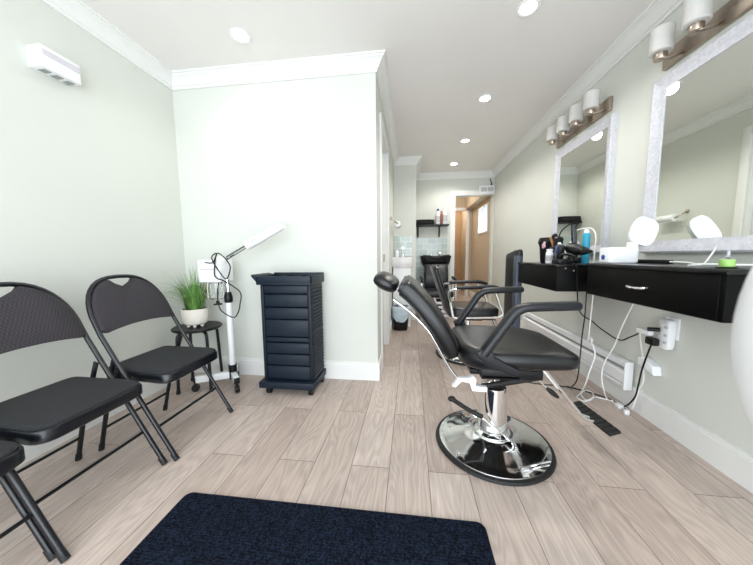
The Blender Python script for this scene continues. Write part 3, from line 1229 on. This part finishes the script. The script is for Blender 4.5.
# ------------------------------------------------------------------ shampoo station at the back
t = thing('shampoo_chair', 'black shampoo chair with chrome legs facing out before the back wall', 'shampoo chair', (.41, 4.35, 0))
part('seat', MB().box(.20, .62, 4.08, 4.56, .38, .47, .03, 3), M_leather, t, smooth=60)
part('backrest', MB().loft([superring((.41, 4.56 + dy, z), (1, 0, 0), (0, 1, 0), .190 * s_, .04 * e, 6, 32) for z, dy, s_, e in ((.44, 0, .94, .6), (.46, 0, 1, 1), (.70, .05, 1, 1), (.835, .09, 1, 1), (.850, .095, .95, .6))]), M_leather, t, smooth=60)
for x in (.165, .655):
    w = MB().tube(fillet([(x, 4.16, .004), (x, 4.16, .62), (x, 4.55, .62), (x, 4.55, .004)], .07), .011, 10)
    af = part('leg_frame', w, M_chrome, t)
    part('arm_pad', MB().tube(fillet([(x, 4.13, .60), (x, 4.17, .645), (x, 4.50, .645)], .03), .020, 10), M_padgrip, af)
part('cross_brace', MB().tube([(.165, 4.5, .36), (.655, 4.5, .36)], .012, 8).tube([(.165, 4.2, .36), (.655, 4.2, .36)], .012, 8), M_chrome, t)
w = MB()
for k in range(4):
    w.box(.30, .58, 3.98 - k * .03, 4.005 - k * .03, .30 - k * .055, .335 - k * .055, .004)
w.box(.33, .35, 3.87, 4.12, .12, .38).box(.53, .55, 3.87, 4.12, .12, .38)
part('leg_rest', w, M_grey, t, 'grey slatted leg rest')

t = thing('shampoo_bowl', 'black shampoo bowl standing behind the shampoo chair at the tiled wall', 'basin', (.42, 4.88, 0))
w = MB()
rings = []
for z, hx, hy, e in ((.76, .14, .12, 3), (.80, .20, .15, 3), (.87, .235, .17, 5), (.965, .255, .19, 6), (.985, .255, .19, 6), (.985, .225, .16, 6), (.90, .20, .14, 4), (.86, .12, .09, 3)):
    rings.append(superring((.415, 4.88, z), (1, 0, 0), (0, 1, 0), hx, hy, e, 40))
part('basin', w.loft(rings), M_desktop, t)
part('neck_rest', MB().tube([(.20, 4.71, .985), (.31, 4.70, .975), (.36, 4.70, .955), (.47, 4.70, .955), (.52, 4.70, .975), (.63, 4.71, .985)], .018, 10, smooth=4), M_rubber, t)
part('pedestal', MB().box(.30, .53, 4.82, 5.05, .0, .77, .01), M_desktop, t)
part('mixer_tap', MB().tube(fillet([(.50, 5.03, .98), (.50, 5.03, 1.03), (.50, 4.95, 1.035)], .02), .012, 10).cyl((.36, 5.03, .98), (.36, 5.03, 1.02), .016, 12), M_chrome, t)

# shelf and things on it
t = thing('wall_shelf', 'short black bracket shelf on the back wall above the tiles', 'shelf', (.36, 5.02, 1.52))
part('board', MB().box(.085, .648, 4.945, YB, 1.500, 1.522, .002), M_black, t)
for x in (.125, .50):
    part('bracket', MB().box(x - .014, x + .014, YB - .012, YB, 1.315, 1.5).box(x - .014, x + .014, 4.98, YB, 1.487, 1.5).tube([(x, 5.0, 1.49), (x, YB - .01, 1.36)], .006, 6), M_black, t)
w = MB()
w.loft([superring((.24 + .0, 5.045, z), (1, 0, 0), (0, 1, 0), hx, hy, 4, 32) for z, hx, hy in ((1.522, .150, .075), (1.528, .162, .085), (1.56, .165, .088), (1.575, .162, .085), (1.581, .155, .08), (1.59, .162, .085), (1.607, .158, .082), (1.612, .13, .06))])
solo('folded_towel', w, M_towel, 'folded black towels lying on the left of the back wall shelf', 'towel', (.24, 5.045, 1.522), smooth=60)


def bottle(name, x, y, z, r, h, m, capm, label, caph=.03, band=None, group=None, sq=2.0, neck=.45):
    t = thing(name, label, 'bottle', (x, y, z), group)
    w = MB().loft([superring((x, y, z + q * h), (1, 0, 0), (0, 1, 0), r * s_, r * s_, sq, 24) for q, s_ in ((0, .92), (.02, 1), (.78, 1), (.86, .9), (.92, neck), (1, neck))])
    part('body', w, m, t)
    part('cap', MB().lathe([(r * neck * 1.15, z + h), (r * neck * 1.15, z + h + caph * .8), (r * neck * .8, z + h + caph), (.001, z + h + caph)], (x, y, 0), 18), capm, t)
    if band:
        part('paper_label', MB().loft([superring((x, y, z + q * h), (1, 0, 0), (0, 1, 0), r * 1.015, r * 1.015, sq, 24) for q in (.2, .62)]), band, t)
    return t


G1 = 'bottles on the back wall shelf'
bottle('pump_bottle', .465, 5.02, 1.522, .038, .235, M_white, M_navy, 'white bottle with a navy cap on the back wall shelf', .035, M_stripe, G1)
bottle('pump_bottle', .530, 5.06, 1.522, .030, .215, M_red, M_red, 'rust-coloured bottle between two white bottles on the shelf', .02, None, G1)
bottle('pump_bottle', .585, 5.02, 1.522, .038, .255, M_white, M_white, 'white bottle with a white pump top at the shelf right end', .05, M_stripe, G1)

# air vent above the rear doorway and small hook beside it
t = thing('air_vent', 'white air vent grille above the back doorway', 'vent', (1.30, YB, 2.03))
w = MB().box(1.165, 1.418, 5.085, YB - .018, 2.03, 2.175, .004)
part('housing', w, M_white, t)
for x in (1.19, 1.30):
    v = part('grille', MB().box(x, x + .095, 5.080, 5.086, 2.075, 2.135), M_vent, t)
    w = MB()
    for k in range(3):
        w.box(x, x + .095, 5.077, 5.081, 2.083 + k * .018, 2.089 + k * .018)
    part('slat', w, M_white, v)
w = MB().tube([(1.37, YB - .004, 2.19), (1.365, 5.10, 2.215), (1.345, 5.08, 2.24), (1.335, 5.08, 2.28)], .008, 8, smooth=4)
w.ball((1.37, 5.12, 2.195), .015, .02, .015, 10)
solo('ceiling_hook', w, M_black, 'small black hook bracket just above the white air vent', 'hook', (1.37, YB, 2.19))

# ------------------------------------------------------------------ vanity, tap, soap, towel ring, bin
t = thing('vanity_sink', 'white vanity with a marble top by the tiled stub wall', 'vanity', (-.13, 4.05, 0))
part('cabinet', MB().box(XP + .016, .0, 3.86, YS - .009, 0, .835, .003), M_white, t)
part('countertop', MB().box(XP + .002, .012, 3.84, YS - .009, .835, .972, .004), M_marble, t, 'marbled countertop')
part('tap', MB().tube(fillet([(-.115, 4.20, .97), (-.115, 4.20, 1.09), (-.115, 4.08, 1.10)], .03), .014, 12).cyl((-.115, 4.20, .97), (-.115, 4.20, 1.0), .022, 16).box(-.13, -.10, 4.14, 4.22, 1.105, 1.118), M_chrome, t)
t = thing('soap_dispenser', 'small pale soap pump bottle left of the vanity tap', 'soap dispenser', (-.20, 4.12, .972))
part('body', MB().lathe([(.001, .972), (.026, .972), (.028, .985), (.028, 1.05), (.012, 1.068), (.012, 1.078), (.001, 1.078)], (-.20, 4.12, 0), 20), M_white, t)
part('pump', MB().cyl((-.20, 4.12, 1.076), (-.20, 4.12, 1.115), .006, 8).tube([(-.20, 4.12, 1.115), (-.165, 4.11, 1.112)], .006, 8), M_stripe, t)
t = thing('paper_roll', 'white paper roll on a nickel wall arm above the vanity', 'paper roll', (-.170, 3.76, 1.40))
part('roll', MB().lathe([(.013, 0), (.038, 0), (.040, .003), (.040, .237), (.038, .24), (.013, .24)], (-.170, 3.645, 1.402), 28, (0, 1, 0)), M_white, t, smooth=50)
part('arm', MB().tube(fillet([(XP + .006, 3.600, 1.465), (-.215, 3.600, 1.440), (-.170, 3.622, 1.402), (-.170, 3.900, 1.402)], .02), .008, 10), M_steel, t, 'nickel wall arm')
part('wall_rose', MB().cyl((XP, 3.600, 1.466), (XP + .012, 3.600, 1.466), .022, 20), M_steel, t)

t = thing('waste_bin', 'small black waste bin with a pale plastic liner by the vanity', 'bin', (-.13, 3.72, 0))
part('bucket', MB().loft([superring((-.13, 3.72, z), (1, 0, 0), (0, 1, 0), h, h, 3.5, 28) for z, h in ((0, .085), (.01, .09), (.26, .112), (.26, .104), (.02, .08))]), M_black, t)
w = MB()
rings = []
rn = random.Random(5)
for z, h in ((.15, .116), (.20, .120), (.255, .119), (.285, .118), (.31, .115), (.32, .10)):
    rg = superring((-.13, 3.72, z), (1, 0, 0), (0, 1, 0), h, h, 3.2, 40)
    for k, v in enumerate(rg):
        if z == .15:
            v.z += -.06 * max(0, cos(2 * (k / 40) * 2 * pi - pi)) + .03
        v += Vector((rn.uniform(-.003, .003), rn.uniform(-.003, .003), rn.uniform(-.004, .004)))
    rings.append(rg)
part('liner', w.loft(rings, cap=False), M_liner, t, 'pale translucent plastic liner', smooth=60)

# ------------------------------------------------------------------ styling desks on the right wall
DT, DB = .945, .765
t = thing('styling_desk', 'near black wall-mounted styling desk with one drawer, under the large mirror', 'desk', (1.23, 1.40, DB), 'black styling desks on the right wall')
w = MB().box(1.032, XR, 1.045, 1.775, DB, DT - .018, .002)
part('carcass', w, M_desk, t)
part('top', MB().box(1.022, XR, 1.036, 1.782, DT - .018, DT, .002), M_desktop, t)
dw = part('drawer', MB().box(1.026, 1.034, 1.06, 1.60, DB + .006, DT - .024, .002), M_desk, t)
part('handle', MB().tube(fillet([(1.030, 1.445, .848), (1.008, 1.44, .846), (1.004, 1.395, .843), (1.008, 1.35, .846), (1.030, 1.345, .848)], .02), .006, 8), M_chrome, dw)

D2T, D2B = .930, .752
t = thing('styling_desk', 'far black wall-mounted styling desk joined to the tall black post', 'desk', (1.18, 2.26, D2B), 'black styling desks on the right wall')
part('carcass', MB().box(.952, XR, 1.955, 2.615, D2B, D2T - .016, .002), M_desk, t)
part('top', MB().box(.945, XR, 1.948, 2.618, D2T - .016, D2T, .002), M_desktop, t)
w = MB().ball((1.0, 1.948, .905), .006, .004, .006, 10).ball((1.05, 1.948, .890), .005, .004, .005, 10)
part('screw', w, M_steel, t)

t = thing('station_post', 'tall black post with rounded top and grey edge strip at the far desk end', 'post', (1.02, 2.76, 0))
prof = [(2.63, 0), (2.95, 0), (2.95, .965), (2.94, .995), (2.90, 1.008), (2.70, 1.040), (2.655, 1.042), (2.635, 1.025), (2.63, 1.0)]
part('panel', MB().prism(prof, 'x', .945, .995, .012, 3), M_leather, t)
part('edge_strip', MB().box(.938, .985, 2.622, 2.70, 0, .985, .004), M_bluegrey, t, 'blue-grey edge strip')

# ------------------------------------------------------------------ mirrors


def mirror(y0, y1, z0, z1, fw, label):
    t = thing('wall_mirror', label, 'mirror', (XR, (y0 + y1) / 2, z0), 'framed mirrors on the right wall')
    xo = XR - .032
    for (a, b_) in (((y0, z0), (y1, z0)), ((y1, z0), (y1, z1)), ((y1, z1), (y0, z1)), ((y0, z1), (y0, z0))):
        pass
    prof = [(0, 0), (0, .028), (.010, .034), (.024, .030), (fw * .55, .026), (fw - .012, .018), (fw, .016), (fw, 0)]
    rings = []
    for (y, z, sy, sz) in ((y0, z0, 1, 1), (y1, z0, -1, 1), (y1, z1, -1, -1), (y0, z1, 1, -1)):
        rings.append([Vector((XR - dx, y + sy * o, z + sz * o)) for o, dx in prof])
    part('frame', MB().loft(rings, closed=True), M_frame, t, smooth=20)
    part('glass', MB().box(XR - .012, XR - .001, y0 + fw - .004, y1 - fw + .004, z0 + fw - .004, z1 - fw + .004), M_mirror, t)
    return t


mirror(.90, 1.913, 1.0, 1.985, .07, 'large white-framed mirror above the near styling desk')
mirror(2.236, 3.022, 1.0, 1.975, .066, 'smaller white-framed mirror above the far styling desk')

# ------------------------------------------------------------------ vanity light bars


def light_bar(y0, label):
    t = thing('vanity_light', label, 'wall light', (XR, y0 + .37, 2.02), 'nickel vanity lights over the mirrors')
    part('back_plate', MB().box(XR - .022, XR, y0, y0 + .74, 2.022, 2.118, .004), M_steel, t)
    for k in range(4):
        y = y0 + .085 + k * .19
        ar = part('arm', MB().tube([(XR - .02, y - .03, 2.050), (XR - .06, y - .02, 2.034), (XR - .098, y, 2.040)], .008, 10, smooth=4, ry=.013), M_steel, t)
        part('socket', MB().lathe([(.001, 2.036), (.026, 2.036), (.028, 2.04), (.028, 2.066), (.022, 2.07), (.001, 2.07)], (XR - .098, y, 0), 24), M_steel, ar)
        part('glass_shade', MB().lathe([(.022, 2.068), (.046, 2.069), (.050, 2.073), (.050, 2.188), (.047, 2.188), (.047, 2.076), (.022, 2.072)], (XR - .098, y, 0), 36), M_shade, t)
    return t


light_bar(1.131, 'near brushed nickel light bar with frosted glass shades over the large mirror')
light_bar(2.291, 'far brushed nickel light bar with four frosted shades over the smaller mirror')

# ------------------------------------------------------------------ baseboard heater
t = thing('baseboard_heater', 'long white baseboard heater low on the right wall', 'heater', (XR, 2.73, 0))
HY0, HY1 = 1.90, 3.56
XH = XR - .014
prof = [(XH, .128), (XH - .052, .128), (XH - .056, .146), (XH - .050, .150), (XH - .030, .150), (XH - .030, .160), (XH - .056, .160), (XH - .062, .225), (XH - .045, .238), (XH - .02, .242), (XH - .02, .26), (XH - .042, .262), (XH - .036, .298), (XH, .302)]
prof = [(XH - (XH - a) * .75, b) for a, b in prof]
part('housing', MB().prism(prof, 'y', HY0 + .012, HY1 - .012), M_white, t)
part('fins', MB().box(XH - .030, XH - .004, HY0 + .02, HY1 - .02, .244, .258), M_vent, t)
for y in (HY0, HY1 - .012):
    part('end_cap', MB().box(XH - .050, XH, y, y + .012, .120, .305, .003), M_white, t)

# ------------------------------------------------------------------ outlets, plugs and cords
t = thing('outlet_plate', 'white outlet plate on the right wall behind the plug adapter', 'outlet', (XR, 1.68, .59))
part('plate', MB().box(XR - .008, XR, 1.640, 1.722, .530, .648, .003), M_white, t)
t = thing('plug_adapter', 'white multi-plug adapter on the outlet under the near desk', 'adapter', (XR - .008, 1.69, .55))
part('body', MB().loft([superring((x, 1.685, .553), (0, 1, 0), (0, 0, 1), .036 + g, .084 + g, 5, 32) for x, g in ((XR - .0082, -.004), (XR - .014, 0), (XR - .040, 0), (XR - .046, -.006))]), M_white, t, smooth=60)
for dy in (-.018, .018):
    for z in (.51, .55, .595):
        part('socket', MB().box(XR - .0475, XR - .0455, 1.685 + dy - .010, 1.685 + dy + .010, z - .007, z + .007, .0004), M_grey, t)
XA = XR - .046
t = thing('cord', 'black cord draped from the far desk up to the white plug adapter', 'cord', (1.07, 1.93, .947), 'power cords under the desks')
pa = [(1.055, 2.02, .936), (1.053, 1.955, .937), (1.058, 1.938, .920), (1.066, 1.938, .863), (1.072, 1.938, .766), (1.16, 2.05, .60), (1.25, 2.055, .53), (1.29, 2.023, .486), (1.33, 1.922, .446), (1.36, 1.877, .479), (1.37, 1.818, .522), (1.365, 1.757, .556), (XA - .035, 1.715, .572)]
part('cable', MB().tube(pa, .004, 8, smooth=6), M_black, t)
part('plug', MB().tube([(XA - .045, 1.725, .570), (XA, 1.706, .573)], .012, 10), M_black, t)
t = thing('cord', 'black cord hanging from the far desk down to the floor under the barber chair', 'cord', (1.15, 1.93, 0), 'power cords under the desks')
pb = [(1.15, 1.975, .752), (1.15, 1.976, .601), (1.15, 1.992, .442), (1.12, 1.95, .265), (1.10, 1.93, .163), (1.14, 2.06, .05), (1.187, 2.149, .008), (1.104, 2.178, .005), (.996, 2.191, .005), (.884, 2.222, .005)]
part('cable', MB().tube(pb, .004, 8, smooth=6), M_black, t)
t = thing('cord', 'black cord running along the floor up to the adapter with a black plug', 'cord', (1.3, 1.98, 0), 'power cords under the desks')
pc = [(1.17, 2.175, .005), (1.26, 2.108, .005), (1.32, 2.05, .005), (1.365, 1.985, .005), (1.372, 1.90, .010), (1.37, 1.82, .11), (1.375, 1.805, .20), (1.375, 1.79, .30), (1.372, 1.76, .40), (1.365, 1.728, .48)]
part('cable', MB().tube(pc, .0045, 8, smooth=6), M_black, t)
part('plug', MB().box(XA - .036, XA - .0005, 1.695, 1.752, .480, .522, .006), M_black, t)
t = thing('cord', 'white cord hanging from the far desk with a knot and a floor tangle', 'cord', (1.2, 1.98, 0), 'power cords under the desks')
pd = [(1.2, 1.99, .752), (1.2, 2.003, .50), (1.2, 2.01, .42), (1.2, 2.032, .401), (1.2, 1.987, .387), (1.195, 1.96, .43), (1.2, 1.992, .434), (1.2, 1.931, .345), (1.18, 1.937, .233), (1.17, 1.96, .12), (1.202, 2.06, .010), (1.153, 2.01, .005), (1.168, 1.957, .005), (1.238, 1.991, .005), (1.293, 2.074, .008), (1.269, 2.112, .008), (1.203, 2.054, .010), (1.182, 1.959, .012), (1.24, 1.99, .014), (1.29, 2.02, .006), (1.335, 1.99, .006)]
part('cable', MB().tube(pd, .0042, 8, smooth=7), M_cordw, t)
t = thing('cord', 'white cord dropping past the heater to a small plug on the floor', 'cord', (1.32, 1.95, 0), 'power cords under the desks')
pe = [(1.3, 1.76, .766), (1.315, 1.84, .64), (1.32, 1.90, .52), (1.325, 1.95, .40), (1.30, 1.99, .27), (1.285, 1.985, .167), (1.29, 1.96, .08), (1.338, 2.0, .008), (1.352, 1.975, .005), (1.355, 1.927, .005)]
part('cable', MB().tube(pe, .0042, 8, smooth=7), M_cordw, t)
part('plug', MB().box(1.335, 1.365, 1.885, 1.925, .0, .022, .004), M_white, t)
t = thing('charger_cord', 'white charger cord looping from the adapter down to the floor', 'cord', (1.38, 1.8, 0), 'power cords under the desks')
pf = [(1.355, 1.80, .535), (1.375, 1.812, .46), (1.398, 1.812, .33), (1.405, 1.812, .22), (1.398, 1.83, .16), (1.375, 1.83, .05), (1.385, 1.88, .005), (1.385, 1.94, .005), (1.36, 1.99, .005)]
part('cable', MB().tube(pf, .0042, 8, smooth=7), M_cordw, t)
part('charger', MB().box(1.350, XA - .0005, 1.735, 1.825, .528, .556, .006), M_white, t)
t = thing('night_light', 'white plug-in unit low on the right wall beneath the adapter', 'plug-in', (XR, 1.775, .30))
w = MB().prism([(1.715, .300), (1.835, .328), (1.835, .372), (1.79, .378), (1.725, .350)], 'x', XR - .05, XR, .008, 3)
part('body', w, M_white, t, smooth=50)
solo('usb_plug', MB().box(1.325, 1.350, 1.815, 1.835, 0, .028, .003), M_white, 'tiny white plug lying on the floor by the heater end', 'plug', (1.34, 1.825, 0))

# ------------------------------------------------------------------ things on the near desk
t = thing('wax_warmer', 'white open-lid box warmer with a blue emblem on the near desk', 'warmer', (1.145, 1.71, DT))
w = MB().loft([superring((1.147, 1.712, z), (1, 0, 0), (0, 1, 0), .074 + g, .050 + g, 7, 40) for z, g in ((DT, -.006), (DT + .006, 0), (DT + .078, 0), (DT + .088, -.004), (DT + .088, -.016), (DT + .076, -.02))])
part('body', w, M_white, t, smooth=40)
part('rim', MB().loft([superring((1.147, 1.712, z), (1, 0, 0), (0, 1, 0), .05, .03, 3, 30) for z in (DT + .077, DT + .085)]), M_pot, t)
ln = Vector((-.04, -.95, .28)).normalized()
lu = Vector((.45, .25, .86))
lu = (lu - ln * lu.dot(ln)).normalized()
lv_ = ln.cross(lu)
lc = Vector((1.268, 1.722, DT + .172))
w = MB().loft([superring(lc + ln * d, lu, lv_, a, b_, 3.0, 36) for d, a, b_ in ((-.024, .052, .038), (-.018, .072, .054), (-.006, .080, .060), (.010, .082, .062), (.012, .074, .054))])
part('lid', w, M_white, t, smooth=60)
part('hinge', MB().box(1.195, 1.235, 1.695, 1.730, DT + .070, DT + .115, .004), M_white, t)
part('emblem', MB().lathe([(.001, 0), (.014, 0), (.014, .002), (.001, .002)], (1.0732, 1.715, DT + .034), 24, (-1, 0, 0)), M_bluelogo, t, 'round blue emblem')

t = thing('flat_iron', 'black flat iron lying on the near desk beside the white warmer', 'hair tool', (1.295, 1.675, DT))
part('plates', MB().obox((1.295, 1.675, DT + .010), Vector((.1, -.995, 0)), Vector((.995, .1, 0)), (0, 0, 1), .090, .020, .0098, .004), M_black, t)
pw = [(1.304, 1.59, DT + .010), (1.305, 1.50, DT + .008), (1.25, 1.40, DT + .005), (1.19, 1.33, DT + .006), (1.26, 1.30, DT + .006), (1.22, 1.26, DT + .006), (1.28, 1.22, DT + .006), (1.30, 1.15, DT + .006), (1.32, 1.07, DT + .006)]
part('cord', MB().tube(pw, .0045, 8, smooth=6), M_cordw, t, 'white cord')
solo('loose_cord', MB().tube([(1.12, 1.28, DT + .004), (1.19, 1.31, DT + .004), (1.247, 1.354, DT + .012), (1.32, 1.41, DT + .045), (1.388, 1.465, DT + .078)], .0032, 8, smooth=6), M_cordw, 'white cord rising from the near desk to the large mirror frame', 'cord', (1.10, 1.28, DT))
t = thing('green_jar', 'small green round jar on a black saucer at the near desk end', 'jar', (1.075, 1.10, DT))
part('saucer', MB().lathe([(.001, DT), (.024, DT), (.027, DT + .004), (.024, DT + .006), (.001, DT + .006)], (1.08, 1.10, 0), 30), M_black, t)
part('body', MB().lathe([(.001, DT + .006), (.0175, DT + .006), (.0185, DT + .009), (.0185, DT + .029), (.017, DT + .031), (.001, DT + .031)], (1.08, 1.10, 0), 30), M_green, t)
t = thing('glass_dropper', 'clear little dropper bottle behind the green jar', 'bottle', (1.15, 1.17, DT))
part('body', MB().lathe([(.001, DT), (.012, DT), (.013, DT + .004), (.013, DT + .030), (.005, DT + .038), (.005, DT + .044), (.001, DT + .044)], (1.15, 1.17, 0), 20), M_glassc, t)
part('stopper', MB().cyl((1.15, 1.17, DT + .044), (1.15, 1.17, DT + .062), .0045, 12), M_stripe, t)

# ------------------------------------------------------------------ things on the far desk
Z2 = D2T
t = thing('brush_holder', 'black flared brush holder with a pale pink flower on the far desk', 'holder', (1.13, 2.50, Z2))
w = MB().lathe([(.001, Z2), (.044, Z2), (.047, Z2 + .01), (.056, Z2 + .13), (.070, Z2 + .165), (.060, Z2 + .20), (.050, Z2 + .205), (.05, Z2 + .14), (.001, Z2 + .13)], (1.13, 2.50, 0), 30)
part('cup', w, M_black, t)
w = MB()
for k in range(5):
    a = 2 * pi * k / 5
    w.ball((1.085 + .0, 2.462 + .016 * cos(a), Z2 + .145 + .020 * sin(a)), .010, .014, .014, 10)
w.ball((1.083, 2.462, Z2 + .145), .012, .010, .010, 10)
part('flower', w, M_pink, t)
part('hair_brush', MB().tube([(1.13, 2.46, Z2 + .12), (1.15, 2.44, Z2 + .20)], .018, 10).ball((1.155, 2.435, Z2 + .205), .024, .024, .03, 12), M_black, t)
t = thing('round_brush', 'black brush with an amber handle standing beside the pink flower holder', 'brush', (1.13, 2.38, Z2))
part('stand', MB().lathe([(.001, Z2), (.032, Z2), (.034, Z2 + .12), (.030, Z2 + .125), (.001, Z2 + .12)], (1.13, 2.375, 0), 24), M_black, t)
part('handle', MB().tube([(1.125, 2.365, Z2 + .11), (1.105, 2.40, Z2 + .20)], .010, 10), M_brown, t, 'amber wooden handle')
part('bristle_head', MB().lathe([(.02, 0), (.033, .015), (.034, .085), (.02, .10)], (1.145, 2.37, Z2 + .105), 20, (.05, -.1, 1)), M_black, t)
G2 = 'white bottles on the far desk'
bottle('lotion_bottle', 1.05, 2.28, Z2, .025, .095, M_white, M_white, 'short white bottle at the front of the far desk', .012, M_stripe, G2, neck=.75)
bottle('lotion_bottle', 1.10, 2.245, Z2, .026, .120, M_white, M_white, 'taller white spray bottle behind the short one on the far desk', .035, M_stripe, G2, neck=.38)
# hair clipper / dryer cluster
t = thing('hair_dryer', 'black hair dryer standing upright among tools on the far desk', 'hair dryer', (1.13, 2.13, Z2))
part('barrel', MB().loft([superring((1.13 + .00 * q, 2.16 - .16 * q, Z2 + .108 - .02 * q), (1, 0, 0), (0, 0, 1), r, r, 2, 24) for q, r in ((0, .030), (.08, .040), (.5, .040), (.9, .030), (1.0, .027))]), M_black, t)
part('handle', MB().tube([(1.13, 2.13, Z2 + .085), (1.12, 2.12, Z2 + .016)], .020, 14), M_black, t)
part('nozzle', MB().loft([superring((1.13, 2.0 - .035 * q, Z2 + .088 - .004 * q), (1, 0, 0), (0, 0, 1), .027 + .010 * q, .026 - .016 * q, 3, 20) for q in (0, 1)]), M_black, t)
t = thing('hair_straightener', 'tall dark blue-black straightener standing on end on the far desk', 'hair tool', (1.19, 2.22, Z2))
part('arms', MB().obox((1.185, 2.215, Z2 + .155), (.98, -.15, .1), (.15, .98, 0), (-.1, 0, .995), .014, .018, .125, .006), M_blackmet, t)
part('stand', MB().box(1.15, 1.225, 2.18, 2.25, Z2, Z2 + .045, .008), M_black, t)
part('cord', MB().tube([(1.178, 2.22, Z2 + .275), (1.165, 2.25, Z2 + .285), (1.14, 2.31, Z2 + .24), (1.13, 2.33, Z2 + .16), (1.12, 2.32, Z2 + .05)], .0045, 8, smooth=6), M_black, t)
t = thing('hair_clipper', 'small black and blue clipper lying before the dryer on the far desk', 'clipper', (1.05, 2.17, Z2))
part('body', MB().obox((1.07, 2.175, Z2 + .068), (.2, .9, .25), (.97, -.2, 0), (0, -.25, .96), .032, .022, .068, .010), M_black, t)
part('blade_cap', MB().obox((1.045, 2.17, Z2 + .10), (.2, .9, .25), (.97, -.2, 0), (0, -.25, .96), .020, .006, .028, .004), M_navy, t)
t = thing('charging_dock', 'low black charging dock on the front edge of the far desk', 'dock', (1.03, 2.05, Z2))
part('base', MB().box(.995, 1.075, 2.03, 2.13, Z2, Z2 + .035, .008), M_black, t)
part('cradle', MB().tube([(1.03, 2.09, Z2 + .03), (1.03, 2.06, Z2 + .062), (1.04, 2.0, Z2 + .066), (1.065, 1.97, Z2 + .048)], .010, 10, smooth=4), M_black, t)
t = thing('spray_can', 'tall turquoise spray can with white cap at the near end of the far desk', 'can', (1.28, 2.24, Z2))
part('body', MB().lathe([(.001, Z2), (.023, Z2), (.0245, Z2 + .004), (.0245, Z2 + .205), (.020, Z2 + .218), (.001, Z2 + .218)], (1.28, 2.24, 0), 24), M_blue, t)
part('cap', MB().lathe([(.017, Z2 + .216), (.018, Z2 + .233), (.012, Z2 + .248), (.001, Z2 + .248)], (1.28, 2.24, 0), 20), M_white, t)
pw = [(1.24, 2.37, Z2 + .20), (1.25, 2.31, Z2 + .245), (1.275, 2.24, Z2 + .254), (1.285, 2.19, Z2 + .245), (1.290, 2.155, Z2 + .20), (1.285, 2.145, Z2 + .10), (1.275, 2.135, Z2 + .006), (1.25, 2.13, Z2 + .005)]
solo('draped_cord', MB().tube(pw, .0050, 8, smooth=6), M_cordw, 'white cord draped over the turquoise can on the far desk', 'cord', (1.285, 2.145, Z2))
solo('cream_tub', MB().lathe([(.001, Z2), (.030, Z2), (.033, Z2 + .02), (.034, Z2 + .15), (.030, Z2 + .17), (.001, Z2 + .17)], (1.30, 2.43, 0), 24), M_white, 'white tub standing behind the black tools on the far desk', 'tub', (1.30, 2.43, Z2))

# ------------------------------------------------------------------ unidentified white shape beside the camera; egg form, pole and base invented
GX, GY, GZ = .304, .180, .942
t = thing('blurred_white_object', 'blurred unidentified white egg-shaped object cut by the right photo edge, right beside the camera', 'object', (GX, GY, 0))
part('globe', MB().ball((GX, GY, GZ), .085, .085, .130, 64), M_globe, t)
part('pole', MB().cyl((GX, GY, .02), (GX, GY, GZ - .115), .010, 14), M_whitem, t)
part('base', MB().lathe([(.001, 0), (.12, 0), (.12, .012), (.05, .022), (.001, .024)], (GX, GY, 0), 36), M_whitem, t)
